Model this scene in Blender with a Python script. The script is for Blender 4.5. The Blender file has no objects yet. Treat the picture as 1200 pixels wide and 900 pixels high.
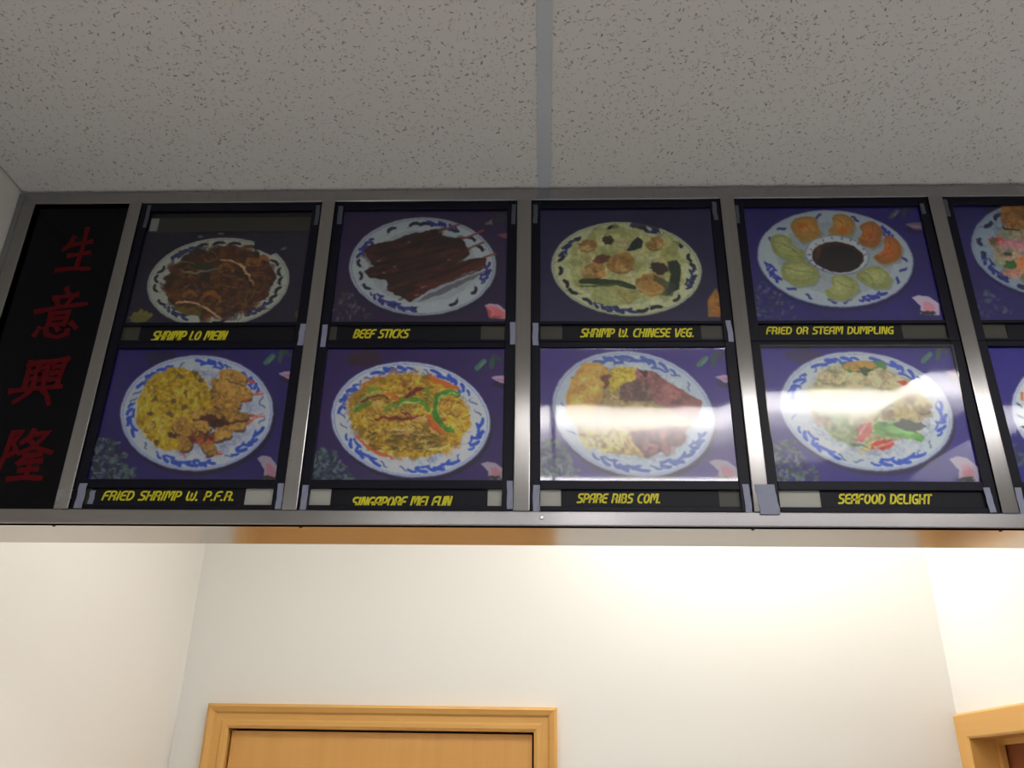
import bpy, bmesh, math, random
import numpy as np
from mathutils import Matrix, Vector

# ------------------------------------------------------------------ camera, world, lights, exposure
S = bpy.context.scene
COL = S.collection
CAMZ = 1.946            # eye height above the floor (m)
F_PX = 1000.91
YAW, PITCH, ROLL = -0.03879, 0.43865, 0.01584

def cam_axes():
    cy, sy = math.cos(YAW), math.sin(YAW)
    cp, sp = math.cos(PITCH), math.sin(PITCH)
    cr, sr = math.cos(ROLL), math.sin(ROLL)
    fwd = np.array([sy*cp, cy*cp, sp])
    r0 = np.array([cy, -sy, 0.0])
    u0 = np.cross(r0, fwd)
    return cr*r0 + sr*u0, -sr*r0 + cr*u0, -fwd
RT, UP, BK = cam_axes()
cd = bpy.data.cameras.new('camera')
cam = bpy.data.objects.new('camera', cd)
COL.objects.link(cam)
cd.sensor_width = 36.0
cd.lens = F_PX/1200*36.0
cd.clip_start = 0.01
cam.matrix_world = Matrix(((RT[0], UP[0], BK[0], 0), (RT[1], UP[1], BK[1], 0), (RT[2], UP[2], BK[2], CAMZ), (0, 0, 0, 1)))
S.camera = cam
S.view_settings.view_transform = 'Standard'
S.view_settings.look = 'None'
S.view_settings.gamma = 1.0
S.view_settings.use_curve_mapping = False
S.view_settings.exposure = 0.0
w = bpy.data.worlds.new('world'); S.world = w; w.use_nodes = True
w.node_tree.nodes['Background'].inputs[0].default_value = (0.70, 0.80, 1.0, 1)
w.node_tree.nodes['Background'].inputs[1].default_value = 0.45
FRONT_LIGHT = 10.0       # radiance of the diffuser of the dining-side troffer
BACK_LIGHT = 17.0       # radiance of the kitchen light

# ------------------------------------------------------------------ measured layout (m)
YB = 1.05                # front face of the menu board
YW = 2.007               # back wall
XL, XR = -0.812, 0.896   # side walls
ZC = CAMZ + 0.8245       # ceiling
BT, BB = CAMZ+0.8212, CAMZ+0.2957       # board top / bottom
IT, IB = CAMZ+0.8001, CAMZ+0.3151       # inside of top rail / bottom rail
BOXD = 0.100             # depth of the board box

def s2l(c):
    return tuple((x/255/12.92) if x/255 <= 0.04045 else ((x/255+0.055)/1.055)**2.4 for x in c)

# ------------------------------------------------------------------ materials
def mat(name, col=(200, 200, 200), rough=0.5, metal=0.0, spec=0.5, emit=None):
    m = bpy.data.materials.new(name); m.use_nodes = True
    b = m.node_tree.nodes['Principled BSDF']
    b.inputs['Base Color'].default_value = (*s2l(col), 1)
    b.inputs['Roughness'].default_value = rough
    b.inputs['Metallic'].default_value = metal
    b.inputs['Specular IOR Level'].default_value = spec
    if emit:
        b.inputs['Emission Color'].default_value = (*emit[0], 1)
        b.inputs['Emission Strength'].default_value = emit[1]
    return m
def nd(m, t, **k):
    n = m.node_tree.nodes.new(t)
    for a, v in k.items():
        setattr(n, a, v)
    return n
def lk(m, a, b): m.node_tree.links.new(a, b)

def paint_mat(name, col, bump=0.15):
    m = mat(name, col, 0.75, spec=0.25)
    b = m.node_tree.nodes['Principled BSDF']
    tc = nd(m, 'ShaderNodeTexCoord')
    n = nd(m, 'ShaderNodeTexNoise'); n.inputs['Scale'].default_value = 160; n.inputs['Detail'].default_value = 4
    n2 = nd(m, 'ShaderNodeTexNoise'); n2.inputs['Scale'].default_value = 1.3; n2.inputs['Detail'].default_value = 3
    mx = nd(m, 'ShaderNodeMix', data_type='RGBA')
    c = s2l(col)
    mx.inputs[6].default_value = (*[v*0.955 for v in c], 1); mx.inputs[7].default_value = (*c, 1)
    lk(m, tc.outputs['Object'], n.inputs['Vector']); lk(m, tc.outputs['Object'], n2.inputs['Vector'])
    lk(m, n2.outputs['Fac'], mx.inputs[0]); lk(m, mx.outputs[2], b.inputs['Base Color'])
    bp = nd(m, 'ShaderNodeBump'); bp.inputs['Strength'].default_value = bump; bp.inputs['Distance'].default_value = 0.0006
    lk(m, n.outputs['Fac'], bp.inputs['Height']); lk(m, bp.outputs['Normal'], b.inputs['Normal'])
    return m

def steel_mat(name, col, rough, aniso, tangent, stretch, var=0.06):
    m = mat(name, col, rough, 1.0)
    b = m.node_tree.nodes['Principled BSDF']
    b.inputs['Anisotropic'].default_value = aniso
    cx = nd(m, 'ShaderNodeCombineXYZ')
    for i in range(3): cx.inputs[i].default_value = tangent[i]
    lk(m, cx.outputs[0], b.inputs['Tangent'])
    tc = nd(m, 'ShaderNodeTexCoord')
    mp = nd(m, 'ShaderNodeMapping'); mp.inputs['Scale'].default_value = stretch
    n = nd(m, 'ShaderNodeTexNoise'); n.inputs['Scale'].default_value = 1.0; n.inputs['Detail'].default_value = 5
    mx = nd(m, 'ShaderNodeMix', data_type='RGBA'); c = s2l(col)
    mx.inputs[6].default_value = (*[v*(1-var*2) for v in c], 1); mx.inputs[7].default_value = (*[min(1, v*(1+var)) for v in c], 1)
    lk(m, tc.outputs['Object'], mp.inputs[0]); lk(m, mp.outputs[0], n.inputs['Vector'])
    lk(m, n.outputs['Fac'], mx.inputs[0]); lk(m, mx.outputs[2], b.inputs['Base Color'])
    n2 = nd(m, 'ShaderNodeTexNoise'); n2.inputs['Scale'].default_value = 14; n2.inputs['Detail'].default_value = 4
    lk(m, tc.outputs['Object'], n2.inputs['Vector'])
    mr = nd(m, 'ShaderNodeMapRange'); mr.inputs['To Min'].default_value = rough*0.8; mr.inputs['To Max'].default_value = rough*1.25
    lk(m, n2.outputs['Fac'], mr.inputs['Value']); lk(m, mr.outputs[0], b.inputs['Roughness'])
    return m

def wood_mat(name, c1, c2, axis, rough=0.42):
    m = mat(name, c1, rough, spec=0.4)
    b = m.node_tree.nodes['Principled BSDF']
    tc = nd(m, 'ShaderNodeTexCoord')
    mp = nd(m, 'ShaderNodeMapping'); s = [55, 55, 55]; s[axis] = 2.2; mp.inputs['Scale'].default_value = s
    n = nd(m, 'ShaderNodeTexNoise'); n.inputs['Scale'].default_value = 1; n.inputs['Detail'].default_value = 6; n.inputs['Distortion'].default_value = 0.4
    mx = nd(m, 'ShaderNodeMix', data_type='RGBA')
    mx.inputs[6].default_value = (*s2l(c2), 1); mx.inputs[7].default_value = (*s2l(c1), 1)
    lk(m, tc.outputs['Object'], mp.inputs[0]); lk(m, mp.outputs[0], n.inputs['Vector'])
    lk(m, n.outputs['Fac'], mx.inputs[0]); lk(m, mx.outputs[2], b.inputs['Base Color'])
    return m

def tile_mat():
    m = mat('acoustic_tile', (222, 221, 220), 0.95, spec=0.1)
    b = m.node_tree.nodes['Principled BSDF']
    tc = nd(m, 'ShaderNodeTexCoord')
    acc = None
    def layer(ang, sc, st, thr, keep, off):
        nonlocal acc
        wob = nd(m, 'ShaderNodeTexNoise'); wob.inputs['Scale'].default_value = 60; wob.inputs['Detail'].default_value = 2
        lk(m, tc.outputs['Object'], wob.inputs['Vector'])
        ad = nd(m, 'ShaderNodeVectorMath', operation='MULTIPLY_ADD')
        ad.inputs[1].default_value = (0.008, 0.008, 0); ad.inputs[2].default_value = (off, off*0.7, 0)
        lk(m, wob.outputs['Color'], ad.inputs[0])
        a2 = nd(m, 'ShaderNodeVectorMath', operation='ADD')
        lk(m, tc.outputs['Object'], a2.inputs[0]); lk(m, ad.outputs[0], a2.inputs[1])
        rot = nd(m, 'ShaderNodeMapping'); rot.inputs['Rotation'].default_value = (0, 0, ang)
        lk(m, a2.outputs[0], rot.inputs[0])
        mp = nd(m, 'ShaderNodeMapping'); mp.inputs['Scale'].default_value = (sc, sc*st, 0)
        lk(m, rot.outputs[0], mp.inputs[0])
        v = nd(m, 'ShaderNodeTexVoronoi'); v.voronoi_dimensions = '2D'; v.inputs['Scale'].default_value = 1
        lk(m, mp.outputs[0], v.inputs['Vector'])
        sp = nd(m, 'ShaderNodeSeparateColor'); lk(m, v.outputs['Color'], sp.inputs[0])
        gt = nd(m, 'ShaderNodeMath', operation='LESS_THAN'); gt.inputs[1].default_value = keep; lk(m, sp.outputs[0], gt.inputs[0])
        mr = nd(m, 'ShaderNodeMapRange'); mr.inputs['From Min'].default_value = thr; mr.inputs['From Max'].default_value = thr*0.6
        lk(m, v.outputs['Distance'], mr.inputs['Value'])
        mu = nd(m, 'ShaderNodeMath', operation='MULTIPLY'); lk(m, gt.outputs[0], mu.inputs[0]); lk(m, mr.outputs[0], mu.inputs[1])
        dm = nd(m, 'ShaderNodeMath', operation='MULTIPLY'); lk(m, sp.outputs[1], dm.inputs[0]); dm.inputs[1].default_value = 0.75
        da = nd(m, 'ShaderNodeMath', operation='ADD'); lk(m, dm.outputs[0], da.inputs[0]); da.inputs[1].default_value = 0.2
        m3 = nd(m, 'ShaderNodeMath', operation='MULTIPLY'); lk(m, mu.outputs[0], m3.inputs[0]); lk(m, da.outputs[0], m3.inputs[1])
        if acc is None: acc = m3.outputs[0]
        else:
            mm = nd(m, 'ShaderNodeMath', operation='MAXIMUM'); lk(m, acc, mm.inputs[0]); lk(m, m3.outputs[0], mm.inputs[1]); acc = mm.outputs[0]
    layer(0.3, 75, 2.6, 0.24, 0.09, 0.0)
    layer(1.2, 75, 2.6, 0.24, 0.08, 3.1)
    layer(2.2, 80, 2.4, 0.22, 0.11, 5.7)
    layer(2.9, 82, 3.0, 0.21, 0.09, 9.2)
    layer(0.8, 190, 1.8, 0.26, 0.11, 11.3)
    layer(1.9, 170, 2.2, 0.24, 0.11, 14.3)
    mx = nd(m, 'ShaderNodeMix', data_type='RGBA')
    mx.inputs[6].default_value = (*s2l((222, 221, 220)), 1); mx.inputs[7].default_value = (*s2l((150, 138, 128)), 1)
    lk(m, acc, mx.inputs[0]); lk(m, mx.outputs[2], b.inputs['Base Color'])
    bp = nd(m, 'ShaderNodeBump'); bp.invert = True; bp.inputs['Strength'].default_value = 0.6; bp.inputs['Distance'].default_value = 0.0015
    lk(m, acc, bp.inputs['Height']); lk(m, bp.outputs['Normal'], b.inputs['Normal'])
    return m

M = {}
M['wall'] = paint_mat('cream_wall_paint', (233, 230, 223))
M['wallf'] = paint_mat('grey_white_wall_paint', (214, 216, 208))
M['tile'] = tile_mat()
M['tee'] = mat('ceiling_grid_enamel', (196, 203, 212), 0.45)
M['plenum'] = mat('dark_plenum', (60, 58, 55), 0.9)
M['floor'] = paint_mat('floor_vinyl', (222, 218, 212))
M['steel_v'] = steel_mat('brushed_steel_upright', (160, 158, 157), 0.25, 0.88, (1, 0, 0), (260, 260, 3))
M['steel_h'] = steel_mat('brushed_steel_rail', (162, 160, 160), 0.23, 0.80, (0, 0, 1), (3, 260, 260))
M['under'] = steel_mat('polished_steel_underside', (190, 184, 178), 0.17, 0.0, (1, 0, 0), (3, 120, 260), 0.03)
M['caulk'] = mat('grey_edge_trim', (120, 120, 116), 0.7)
M['black'] = mat('black_plastic', (8, 8, 24), 0.42, spec=0.2)
M['backing'] = mat('black_backing', (8, 8, 12), 0.6, spec=0.3)
M['signblack'] = mat('black_sign_acrylic', (3, 3, 9), 0.12, spec=0.18)
M['red'] = mat('red_brush_lettering', (90, 12, 18), 0.6, spec=0.1)
M['yellow'] = mat('yellow_lettering', (214, 206, 12), 0.5)
M['label'] = mat('black_label_card', (8, 8, 18), 0.5, spec=0.25)
M['card'] = mat('grey_white_backing_card', (168, 168, 158), 0.5)
M['smoke'] = mat('dull_grey_backing_card', (60, 58, 48), 0.5)
M['tape'] = mat('silver_grey_tape', (132, 137, 158), 0.45)
M['tape_shaded'] = mat('shaded_grey_tape', (74, 78, 88), 0.5)
M['wood'] = wood_mat('golden_oak_casing', (222, 172, 98), (206, 152, 78), 2)
M['woodh'] = wood_mat('golden_oak_casing_head', (222, 172, 98), (206, 152, 78), 0)
M['woody'] = wood_mat('golden_oak_casing_depth', (222, 172, 98), (206, 152, 78), 1)
M['slab'] = wood_mat('oak_door_slab', (222, 168, 94), (210, 152, 80), 2, 0.5)
M['slab2'] = wood_mat('brown_door_slab', (150, 84, 48), (120, 62, 36), 2, 0.5)
M['gap'] = mat('gap_shade_black', (14, 11, 9), 0.9)
M['screw'] = mat('screw_steel', (220, 218, 214), 0.3, 1.0)
M['screwd'] = mat('dark_screw', (60, 52, 45), 0.5, 0.8)
M['enamel'] = mat('white_enamel', (225, 225, 222), 0.4)
M['lens_front'] = mat('lit_diffuser_front', (240, 240, 240), 0.5, emit=((1.0, 0.955, 0.935), FRONT_LIGHT))
M['fill_rear'] = mat('added_fill_rear', (240, 240, 240), 0.5, emit=((1.0, 0.975, 0.96), 16.0))
M['fill_kitchen'] = mat('added_fill_kitchen', (240, 240, 240), 0.5, emit=((1.0, 0.985, 0.95), 7.6))
M['lens_back'] = mat('lit_diffuser_back', (240, 240, 240), 0.5, emit=((1.0, 0.985, 0.945), BACK_LIGHT))

# the tube behind the front diffuser sits near its board side
m = M['lens_front']; b = m.node_tree.nodes['Principled BSDF']
tc = nd(m, 'ShaderNodeTexCoord'); sp = nd(m, 'ShaderNodeSeparateXYZ'); lk(m, tc.outputs['Object'], sp.inputs[0])
cv = nd(m, 'ShaderNodeValToRGB')
mr = nd(m, 'ShaderNodeMapRange'); mr.inputs['From Min'].default_value = -0.3; mr.inputs['From Max'].default_value = 0.3
lk(m, sp.outputs['Y'], mr.inputs['Value']); lk(m, mr.outputs[0], cv.inputs[0])
els = cv.color_ramp.elements; cv.color_ramp.interpolation = 'EASE'
els[0].position = 0.0; els[0].color = (.10, .10, .10, 1); els[1].position = 1.0; els[1].color = (.62, .62, .62, 1)
for p_, v_ in ((.45, .13), (.62, .34), (.80, 1.0)):
    q_ = els.new(p_); q_.color = (v_, v_, v_, 1)
ml = nd(m, 'ShaderNodeMath', operation='MULTIPLY'); ml.inputs[1].default_value = FRONT_LIGHT*1.45
lk(m, cv.outputs[0], ml.inputs[0]); lk(m, ml.outputs[0], b.inputs['Emission Strength'])

# glossy clear cover sheets: crisp one, and a hazier scuffed one
def cover_mat(name, haze, k):
    m = bpy.data.materials.new(name); m.use_nodes = True; m.node_tree.nodes.clear()
    o = nd(m, 'ShaderNodeOutputMaterial'); tr = nd(m, 'ShaderNodeBsdfTransparent'); gl = nd(m, 'ShaderNodeBsdfGlossy')
    gl.inputs['Roughness'].default_value = 0.045
    fr = nd(m, 'ShaderNodeFresnel'); fr.inputs[0].default_value = 1.52
    ml = nd(m, 'ShaderNodeMath', operation='MULTIPLY'); ml.inputs[1].default_value = k
    mx = nd(m, 'ShaderNodeMixShader')
    g2 = nd(m, 'ShaderNodeBsdfGlossy'); g2.inputs['Roughness'].default_value = 0.30
    mg = nd(m, 'ShaderNodeMixShader'); mg.inputs[0].default_value = haze; lk(m, gl.outputs[0], mg.inputs[1]); lk(m, g2.outputs[0], mg.inputs[2])
    lk(m, fr.outputs[0], ml.inputs[0]); lk(m, ml.outputs[0], mx.inputs[0]); lk(m, tr.outputs[0], mx.inputs[1]); lk(m, mg.outputs[0], mx.inputs[2]); lk(m, mx.outputs[0], o.inputs[0])
    tcn = nd(m, 'ShaderNodeTexCoord'); wn = nd(m, 'ShaderNodeTexNoise'); wn.inputs['Scale'].default_value = 9; wn.inputs['Detail'].default_value = 1
    bpn = nd(m, 'ShaderNodeBump'); bpn.inputs['Strength'].default_value = 0.10; bpn.inputs['Distance'].default_value = 0.004
    lk(m, tcn.outputs['Object'], wn.inputs['Vector']); lk(m, wn.outputs['Fac'], bpn.inputs['Height']); lk(m, bpn.outputs['Normal'], gl.inputs['Normal'])
    return m
M['cover'] = cover_mat('clear_cover_sheet', 0.05, 1.1)
M['haze'] = cover_mat('scuffed_cover_sheet', 0.16, 2.0)
# print: colours from the 'print' attribute
m = mat('photo_print', (255, 255, 255), 0.45)
ca = nd(m, 'ShaderNodeVertexColor', layer_name='print'); lk(m, ca.outputs['Color'], m.node_tree.nodes['Principled BSDF'].inputs['Base Color'])
M['print'] = m

# ------------------------------------------------------------------ mesh helpers
def link(name, me, material, parent=None):
    ob = bpy.data.objects.new(name, me); COL.objects.link(ob)
    if material is not None:
        me.materials.append(material)
    if parent is not None: ob.parent = parent
    return ob
def box(bm, a, b, bev=0.0):
    x0, y0, z0 = a; x1, y1, z1 = b
    vs = [bm.verts.new((x, y, z)) for x in (x0, x1) for y in (y0, y1) for z in (z0, z1)]
    fs = [(0, 1, 3, 2), (4, 6, 7, 5), (0, 4, 5, 1), (2, 3, 7, 6), (0, 2, 6, 4), (1, 5, 7, 3)]
    faces = [bm.faces.new([vs[i] for i in f]) for f in fs]
    if bev:
        es = list({e for f in faces for e in f.edges})
        bmesh.ops.bevel(bm, geom=es, offset=bev, segments=2, profile=0.5, affect='EDGES')
def fin(name, bm, material, parent=None):
    bmesh.ops.recalc_face_normals(bm, faces=bm.faces[:])
    me = bpy.data.meshes.new(name); bm.to_mesh(me); bm.free()
    return link(name, me, material, parent)
def boxes(name, lst, material, parent=None, bev=0.0, org=(0, 0, 0)):
    bm = bmesh.new()
    for a, b in lst:
        box(bm, [a[i]-org[i] for i in range(3)], [b[i]-org[i] for i in range(3)], bev)
    return fin(name, bm, material, parent)
def empty(name, loc, label=None, cat=None, group=None, kind=None):
    e = bpy.data.objects.new(name, None); COL.objects.link(e); e.location = loc; e.empty_display_size = 0.05
    tag(e, label, cat, group, kind); return e
def tag(o, label=None, cat=None, group=None, kind=None):
    if label: o['label'] = label
    if cat: o['category'] = cat
    if group: o['group'] = group
    if kind: o['kind'] = kind
    return o
def struct(name, lst, material, label, cat, bev=0):
    return tag(boxes(name, lst, material, None, bev), label, cat, kind='structure')

def pix(x, y, Y):
    """photo pixel -> (X, Z) on the plane at depth Y (used to copy print layout)"""
    r = RT*((x-600)/F_PX) + UP*(-(y-450)/F_PX) - BK
    k = Y/r[1]
    return r[0]*k, CAMZ + r[2]*k

# ------------------------------------------------------------------ room shell
YF = -3.2                # front of the dining side (open shopfront beyond)
XF = 2.3                 # right side of the dining side
struct('floor', [((XL-0.1, YF, -0.1), (XF+0.1, YW+0.1, 0))], M['floor'], 'tan vinyl floor of the shop', 'floor')
struct('wall_left', [((XL-0.1, YF, 0), (XL, YW+0.1, ZC+0.12))], M['wall'], 'cream wall left of the menu board, running back to the kitchen corner', 'wall')
# back wall with its door opening
dX0, dX1, dZ = -0.700, -0.006, CAMZ+0.116
struct('wall_back', [((XL, YW, 0), (dX0, YW+0.1, ZC+0.12)), ((dX1, YW, 0), (XR+0.1, YW+0.1, ZC+0.12)), ((dX0, YW, dZ), (dX1, YW+0.1, ZC+0.12))],
       M['wall'], 'cream back wall of the kitchen, below the menu board', 'wall')
eY0, eY1, eZ = YW-0.052-0.70, YW-0.052, CAMZ+0.112
struct('wall_right', [((XR, eY1, 0), (XR+0.1, YW, ZC+0.12)), ((XR, YB+0.02, 0), (XR+0.1, eY0, ZC+0.12)), ((XR, eY0, eZ), (XR+0.1, eY1, ZC+0.12))],
       M['wall'], 'cream right wall of the kitchen with a second doorway', 'wall')
struct('wall_front_right', [((XF, YF, 0), (XF+0.1, YB+0.12, ZC+0.12)), ((XR+0.1, YB+0.02, 0), (XF, YB+0.12, ZC+0.12))], M['wallf'], 'plain wall on the right of the dining side', 'wall')

# suspended ceiling: slab above, grid bars and tiles as parts
ceil = struct('ceiling', [((XL, YF, ZC+0.06), (XF, YW, ZC+0.12))], M['plenum'], 'suspended ceiling of speckled white tiles with a grey grid bar', 'ceiling')
GX, GY = 0.0035, 1.490
TW, TL = 1.2192, 1.2192
FX0, FX1, FY1 = GX+0.012, GX+TW-0.012, GY-TL-0.012
FY0 = FY1-0.600
xs = [GX+TW*i for i in range(-1, 3)]
ys = [GY+TL*i for i in range(-4, 2)]
n = 0
tb = {}
for i in range(len(xs)-1):
    for j in range(len(ys)-1):
        x0, x1, y0, y1 = max(xs[i], XL), min(xs[i+1], XF), max(ys[j], YF), min(ys[j+1], YW)
        if x1-x0 < 0.02 or y1-y0 < 0.02: continue
        g = 0.004
        if i == 1 and j == 2: y1 = FY0-0.002             # the light sits in the rest of this bay
        if i == 1 and j == 1: y1 = FY0-0.002-TL if False else y1
        t = boxes('ceiling_tile', [((x0+g, y0+g, 0.0), (x1-g, y1-g, 0.016))], M['tile'], ceil)
        t.location = (0, 0, ZC+0.0015)
bars = [((x-0.0095, YF, ZC-0.0004), (x+0.0095, YW, ZC+0.0014)) for x in xs if XL < x < XF]
for b_ in bars: boxes('grid_bar', [b_], M['tee'], ceil)
for y in ys:
    if YF < y < YW:
        for x0, x1 in ((XL, GX-0.0095), (GX+0.0095, GX+TW-0.0095), (GX+TW+0.0095, XF)):
            boxes('grid_bar', [((x0, y-0.0095, ZC-0.0004), (x1, y+0.0095, ZC+0.0014))], M['tee'], ceil)

# ceiling lights; the rear one and the second kitchen one are added fill
def troffer(label, x0, x1, y0, y1, lensmat, tubes=False):
    e = empty('ceiling_light', ((x0+x1)/2, (y0+y1)/2, ZC), label, 'light')
    ox, oy = (x0+x1)/2, (y0+y1)/2
    f = 0.018
    def L(a, b): return ((a[0]-ox, a[1]-oy, a[2]), (b[0]-ox, b[1]-oy, b[2]))
    boxes('housing', [L((x0, y0, -0.004), (x1, y0+f, 0.05)), L((x0, y1-f, -0.004), (x1, y1, 0.05)), L((x0, y0+f, -0.004), (x0+f, y1-f, 0.05)),
                      L((x1-f, y0+f, -0.004), (x1, y1-f, 0.05)), L((x0+f, y0+f, 0.03), (x1-f, y1-f, 0.05))], M['enamel'], e)
    boxes('diffuser', [L((x0+f, y0+f, 0.0), (x1-f, y1-f, 0.006))], lensmat, e)
troffer('long fluorescent ceiling light in front of the menu board, just above the view', FX0, FX1, FY0, FY1, M['lens_front'])
troffer('added fill light in the ceiling far behind the camera', FX0-0.8, FX1-0.8, -2.35, -1.75, M['fill_rear'])  # added lamp, lifts the ceiling by bounce off the floor
troffer('kitchen ceiling light behind the menu board, near the right wall', 0.16, 0.76, 1.76, 1.98, M['lens_back'])
troffer('added fill light in the kitchen ceiling, close behind the menu board', -0.55, 0.55, 1.19, 1.45, M['fill_kitchen'])  # added soft lamp that brightens the kitchen walls

# ------------------------------------------------------------------ doors
def casing(name_parent, o, axis, a0, a1, top, wdt, face, out, mv, mh, zb=0.0, plain=False):
    """profiled casing: two legs and a head with mitred look; axis 'x' on back wall, 'y' on the right wall"""
    prof = [(0, 0), (0, 0.010), (0.006, 0.014), (0.014, 0.014), (0.018, 0.0115), (0.030, 0.0115), (0.034, 0.017), (0.042, 0.020), (wdt-0.006, 0.021), (wdt, 0.018), (wdt, 0)]
    if plain: prof = [(0, 0), (0, 0.012), (0.004, 0.0145), (wdt-0.004, 0.0165), (wdt, 0.014), (wdt, 0)]
    # profile: distance from the opening edge, thickness out from the wall
    def ring(ax, z, s, t):
        if axis == 'x': return (ax, face-out*0-t, z)
        return (face-t, ax, z)
    for side in (0, 1, 2):
        bm = bmesh.new(); ra = []; rb = []
        for (s, t) in prof:
            if side == 0: pa, pb = (a0-s, zb), (a0-s, top+s)
            elif side == 1: pa, pb = (a1+s, zb), (a1+s, top+s)
            else: pa, pb = (a0-s, top+s), (a1+s, top+s)
            ra.append(bm.verts.new(ring(*pa, s, t))); rb.append(bm.verts.new(ring(*pb, s, t)))
        for i in range(len(prof)-1): bm.faces.new((ra[i], ra[i+1], rb[i+1], rb[i]))
        bm.faces.new(ra); bm.faces.new(list(reversed(rb)))
        fin('casing_head' if side == 2 else 'casing_leg', bm, mh if side == 2 else mv, o)
d1 = empty('door_1', (0, 0, 0), 'tan wooden door in the back wall with a moulded casing', 'door', kind='structure')
casing('door_1', d1, 'x', dX0+0.012, dX1-0.012, dZ-0.012, 0.050, YW, 1, M['wood'], M['woodh'])
boxes('jamb', [((dX0, YW, 0), (dX0+0.012, YW+0.1, dZ)), ((dX1-0.012, YW, 0), (dX1, YW+0.1, dZ)), ((dX0, YW, dZ-0.012), (dX1, YW+0.1, dZ))], M['wood'], d1)
boxes('slab', [((dX0+0.016, YW+0.006, 0.01), (dX1-0.016, YW+0.045, dZ-0.0165))], M['slab'], d1)
boxes('door_stop', [((dX0+0.012, YW+0.046, 0), (dX1-0.012, YW+0.08, dZ-0.012))], M['gap'], d1)  # near-black sheet across the opening, paints the shade in the slab gap
bm = bmesh.new(); bmesh.ops.create_uvsphere(bm, u_segments=20, v_segments=12, radius=0.027, matrix=Matrix.Translation((dX0+0.07, YW-0.045, 0.95)))
bmesh.ops.create_cone(bm, cap_ends=True, segments=16, radius1=0.02, radius2=0.012, depth=0.055, matrix=Matrix.Translation((dX0+0.07, YW-0.02, 0.95)) @ Matrix.Rotation(math.pi/2, 4, 'X'))
fin('door_knob', bm, M['screw'], d1)
d2 = empty('door_2', (0, 0, 0), 'brown door recessed in a tan casing in the right kitchen wall', 'door', kind='structure')
casing('door_2', d2, 'y', eY0+0.012, eY1-0.012, eZ-0.012, 0.050, XR, 1, M['wood'], M['woody'], plain=True)
boxes('door_stop', [((XR+0.040, eY1-0.024, 0), (XR+0.052, eY1-0.012, eZ-0.012)), ((XR+0.040, eY0+0.012, 0), (XR+0.052, eY0+0.024, eZ-0.012)), ((XR+0.040, eY0+0.024, eZ-0.024), (XR+0.052, eY1-0.024, eZ-0.012))], M['wood'], d2)
boxes('jamb', [((XR, eY0, 0), (XR+0.1, eY0+0.012, eZ)), ((XR, eY1-0.012, 0), (XR+0.1, eY1, eZ)), ((XR, eY0, eZ-0.012), (XR+0.1, eY1, eZ))], M['wood'], d2)
boxes('slab', [((XR+0.055, eY0+0.014, 0.01), (XR+0.095, eY1-0.014, eZ-0.014))], M['slab2'], d2)

# ------------------------------------------------------------------ menu board
MUL = [(-0.6327, -0.6131), (-0.3342, -0.3141), (-0.0372, -0.0156), (0.2665, 0.2874), (0.5729, 0.5940), (0.8725, 0.8925)]
BXL, BXR = -0.8003, 0.8935
board = empty('menu_board', ((BXL+BXR)/2, YB, BB), 'long stainless steel menu board frame with five uprights, hung under the ceiling', 'menu board')
BO = tuple(board.location)
def bpart(name, lst, m, bev=0.0): return boxes(name, lst, m, board, bev, BO)
bpart('top_rail', [((BXL, YB, IT), (BXR, YB+0.012, BT))], M['steel_h'], 0.0015)
bpart('bottom_rail', [((BXL, YB, BB), (BXR, YB+0.012, IB))], M['steel_h'], 0.0015)
bpart('upright', [((BXL, YB-0.0008, IB), (-0.7803, YB+0.012, IT))], M['steel_v'], 0.0012)
for a, b in MUL:
    bpart('upright', [((a, YB-0.0010, IB-0.0005), (b, YB+0.0085, IT+0.002))], M['steel_v'], 0.0014)
bpart('backing', [((BXL+0.002, YB+0.0125, BB+0.004), (BXR-0.002, YB+0.020, BT-0.002))], M['backing'])
bpart('underside_panel', [((BXL, YB+0.0025, BB+0.0006), (BXR, YB+BOXD, BB+0.004))], M['under'])
bpart('rear_panel', [((BXL, YB+BOXD-0.003, BB+0.0045), (BXR, YB+BOXD, BT))], M['enamel'])
bpart('edge_trim', [((XL+0.001, YB+0.001, IB-0.02), (BXL-0.001, YB+0.02, BT))], M['caulk'], 0.0008)
def disc(name, c, r, h, axis, m):
    bm = bmesh.new()
    rot = Matrix.Rotation(math.pi/2, 4, 'X') if axis == 'y' else Matrix.Identity(4)
    bmesh.ops.create_cone(bm, cap_ends=True, segments=16, radius1=r, radius2=r*0.7, depth=h, matrix=Matrix.Translation([c[i]-BO[i] for i in range(3)]) @ rot)
    return fin(name, bm, m, board)
sx, sz = pix(635, 607, YB)
disc('screw', (sx, YB-0.001, sz), 0.0028, 0.003, 'y', M['screw'])
for px_ in (58, 884, 1176, 350):
    sx, _ = pix(px_, 619, YB)
    disc('screw', (sx, YB+0.008, BB-0.0004), 0.0022, 0.003, 'z', M['screwd'])

# ------------------------------------------------------------------ stroke lettering
def arc(cx, cy, rx, ry, a0, a1, n=6):
    return [(cx+rx*math.cos(math.radians(a0+(a1-a0)*i/n)), cy+ry*math.sin(math.radians(a0+(a1-a0)*i/n))) for i in range(n+1)]
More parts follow.
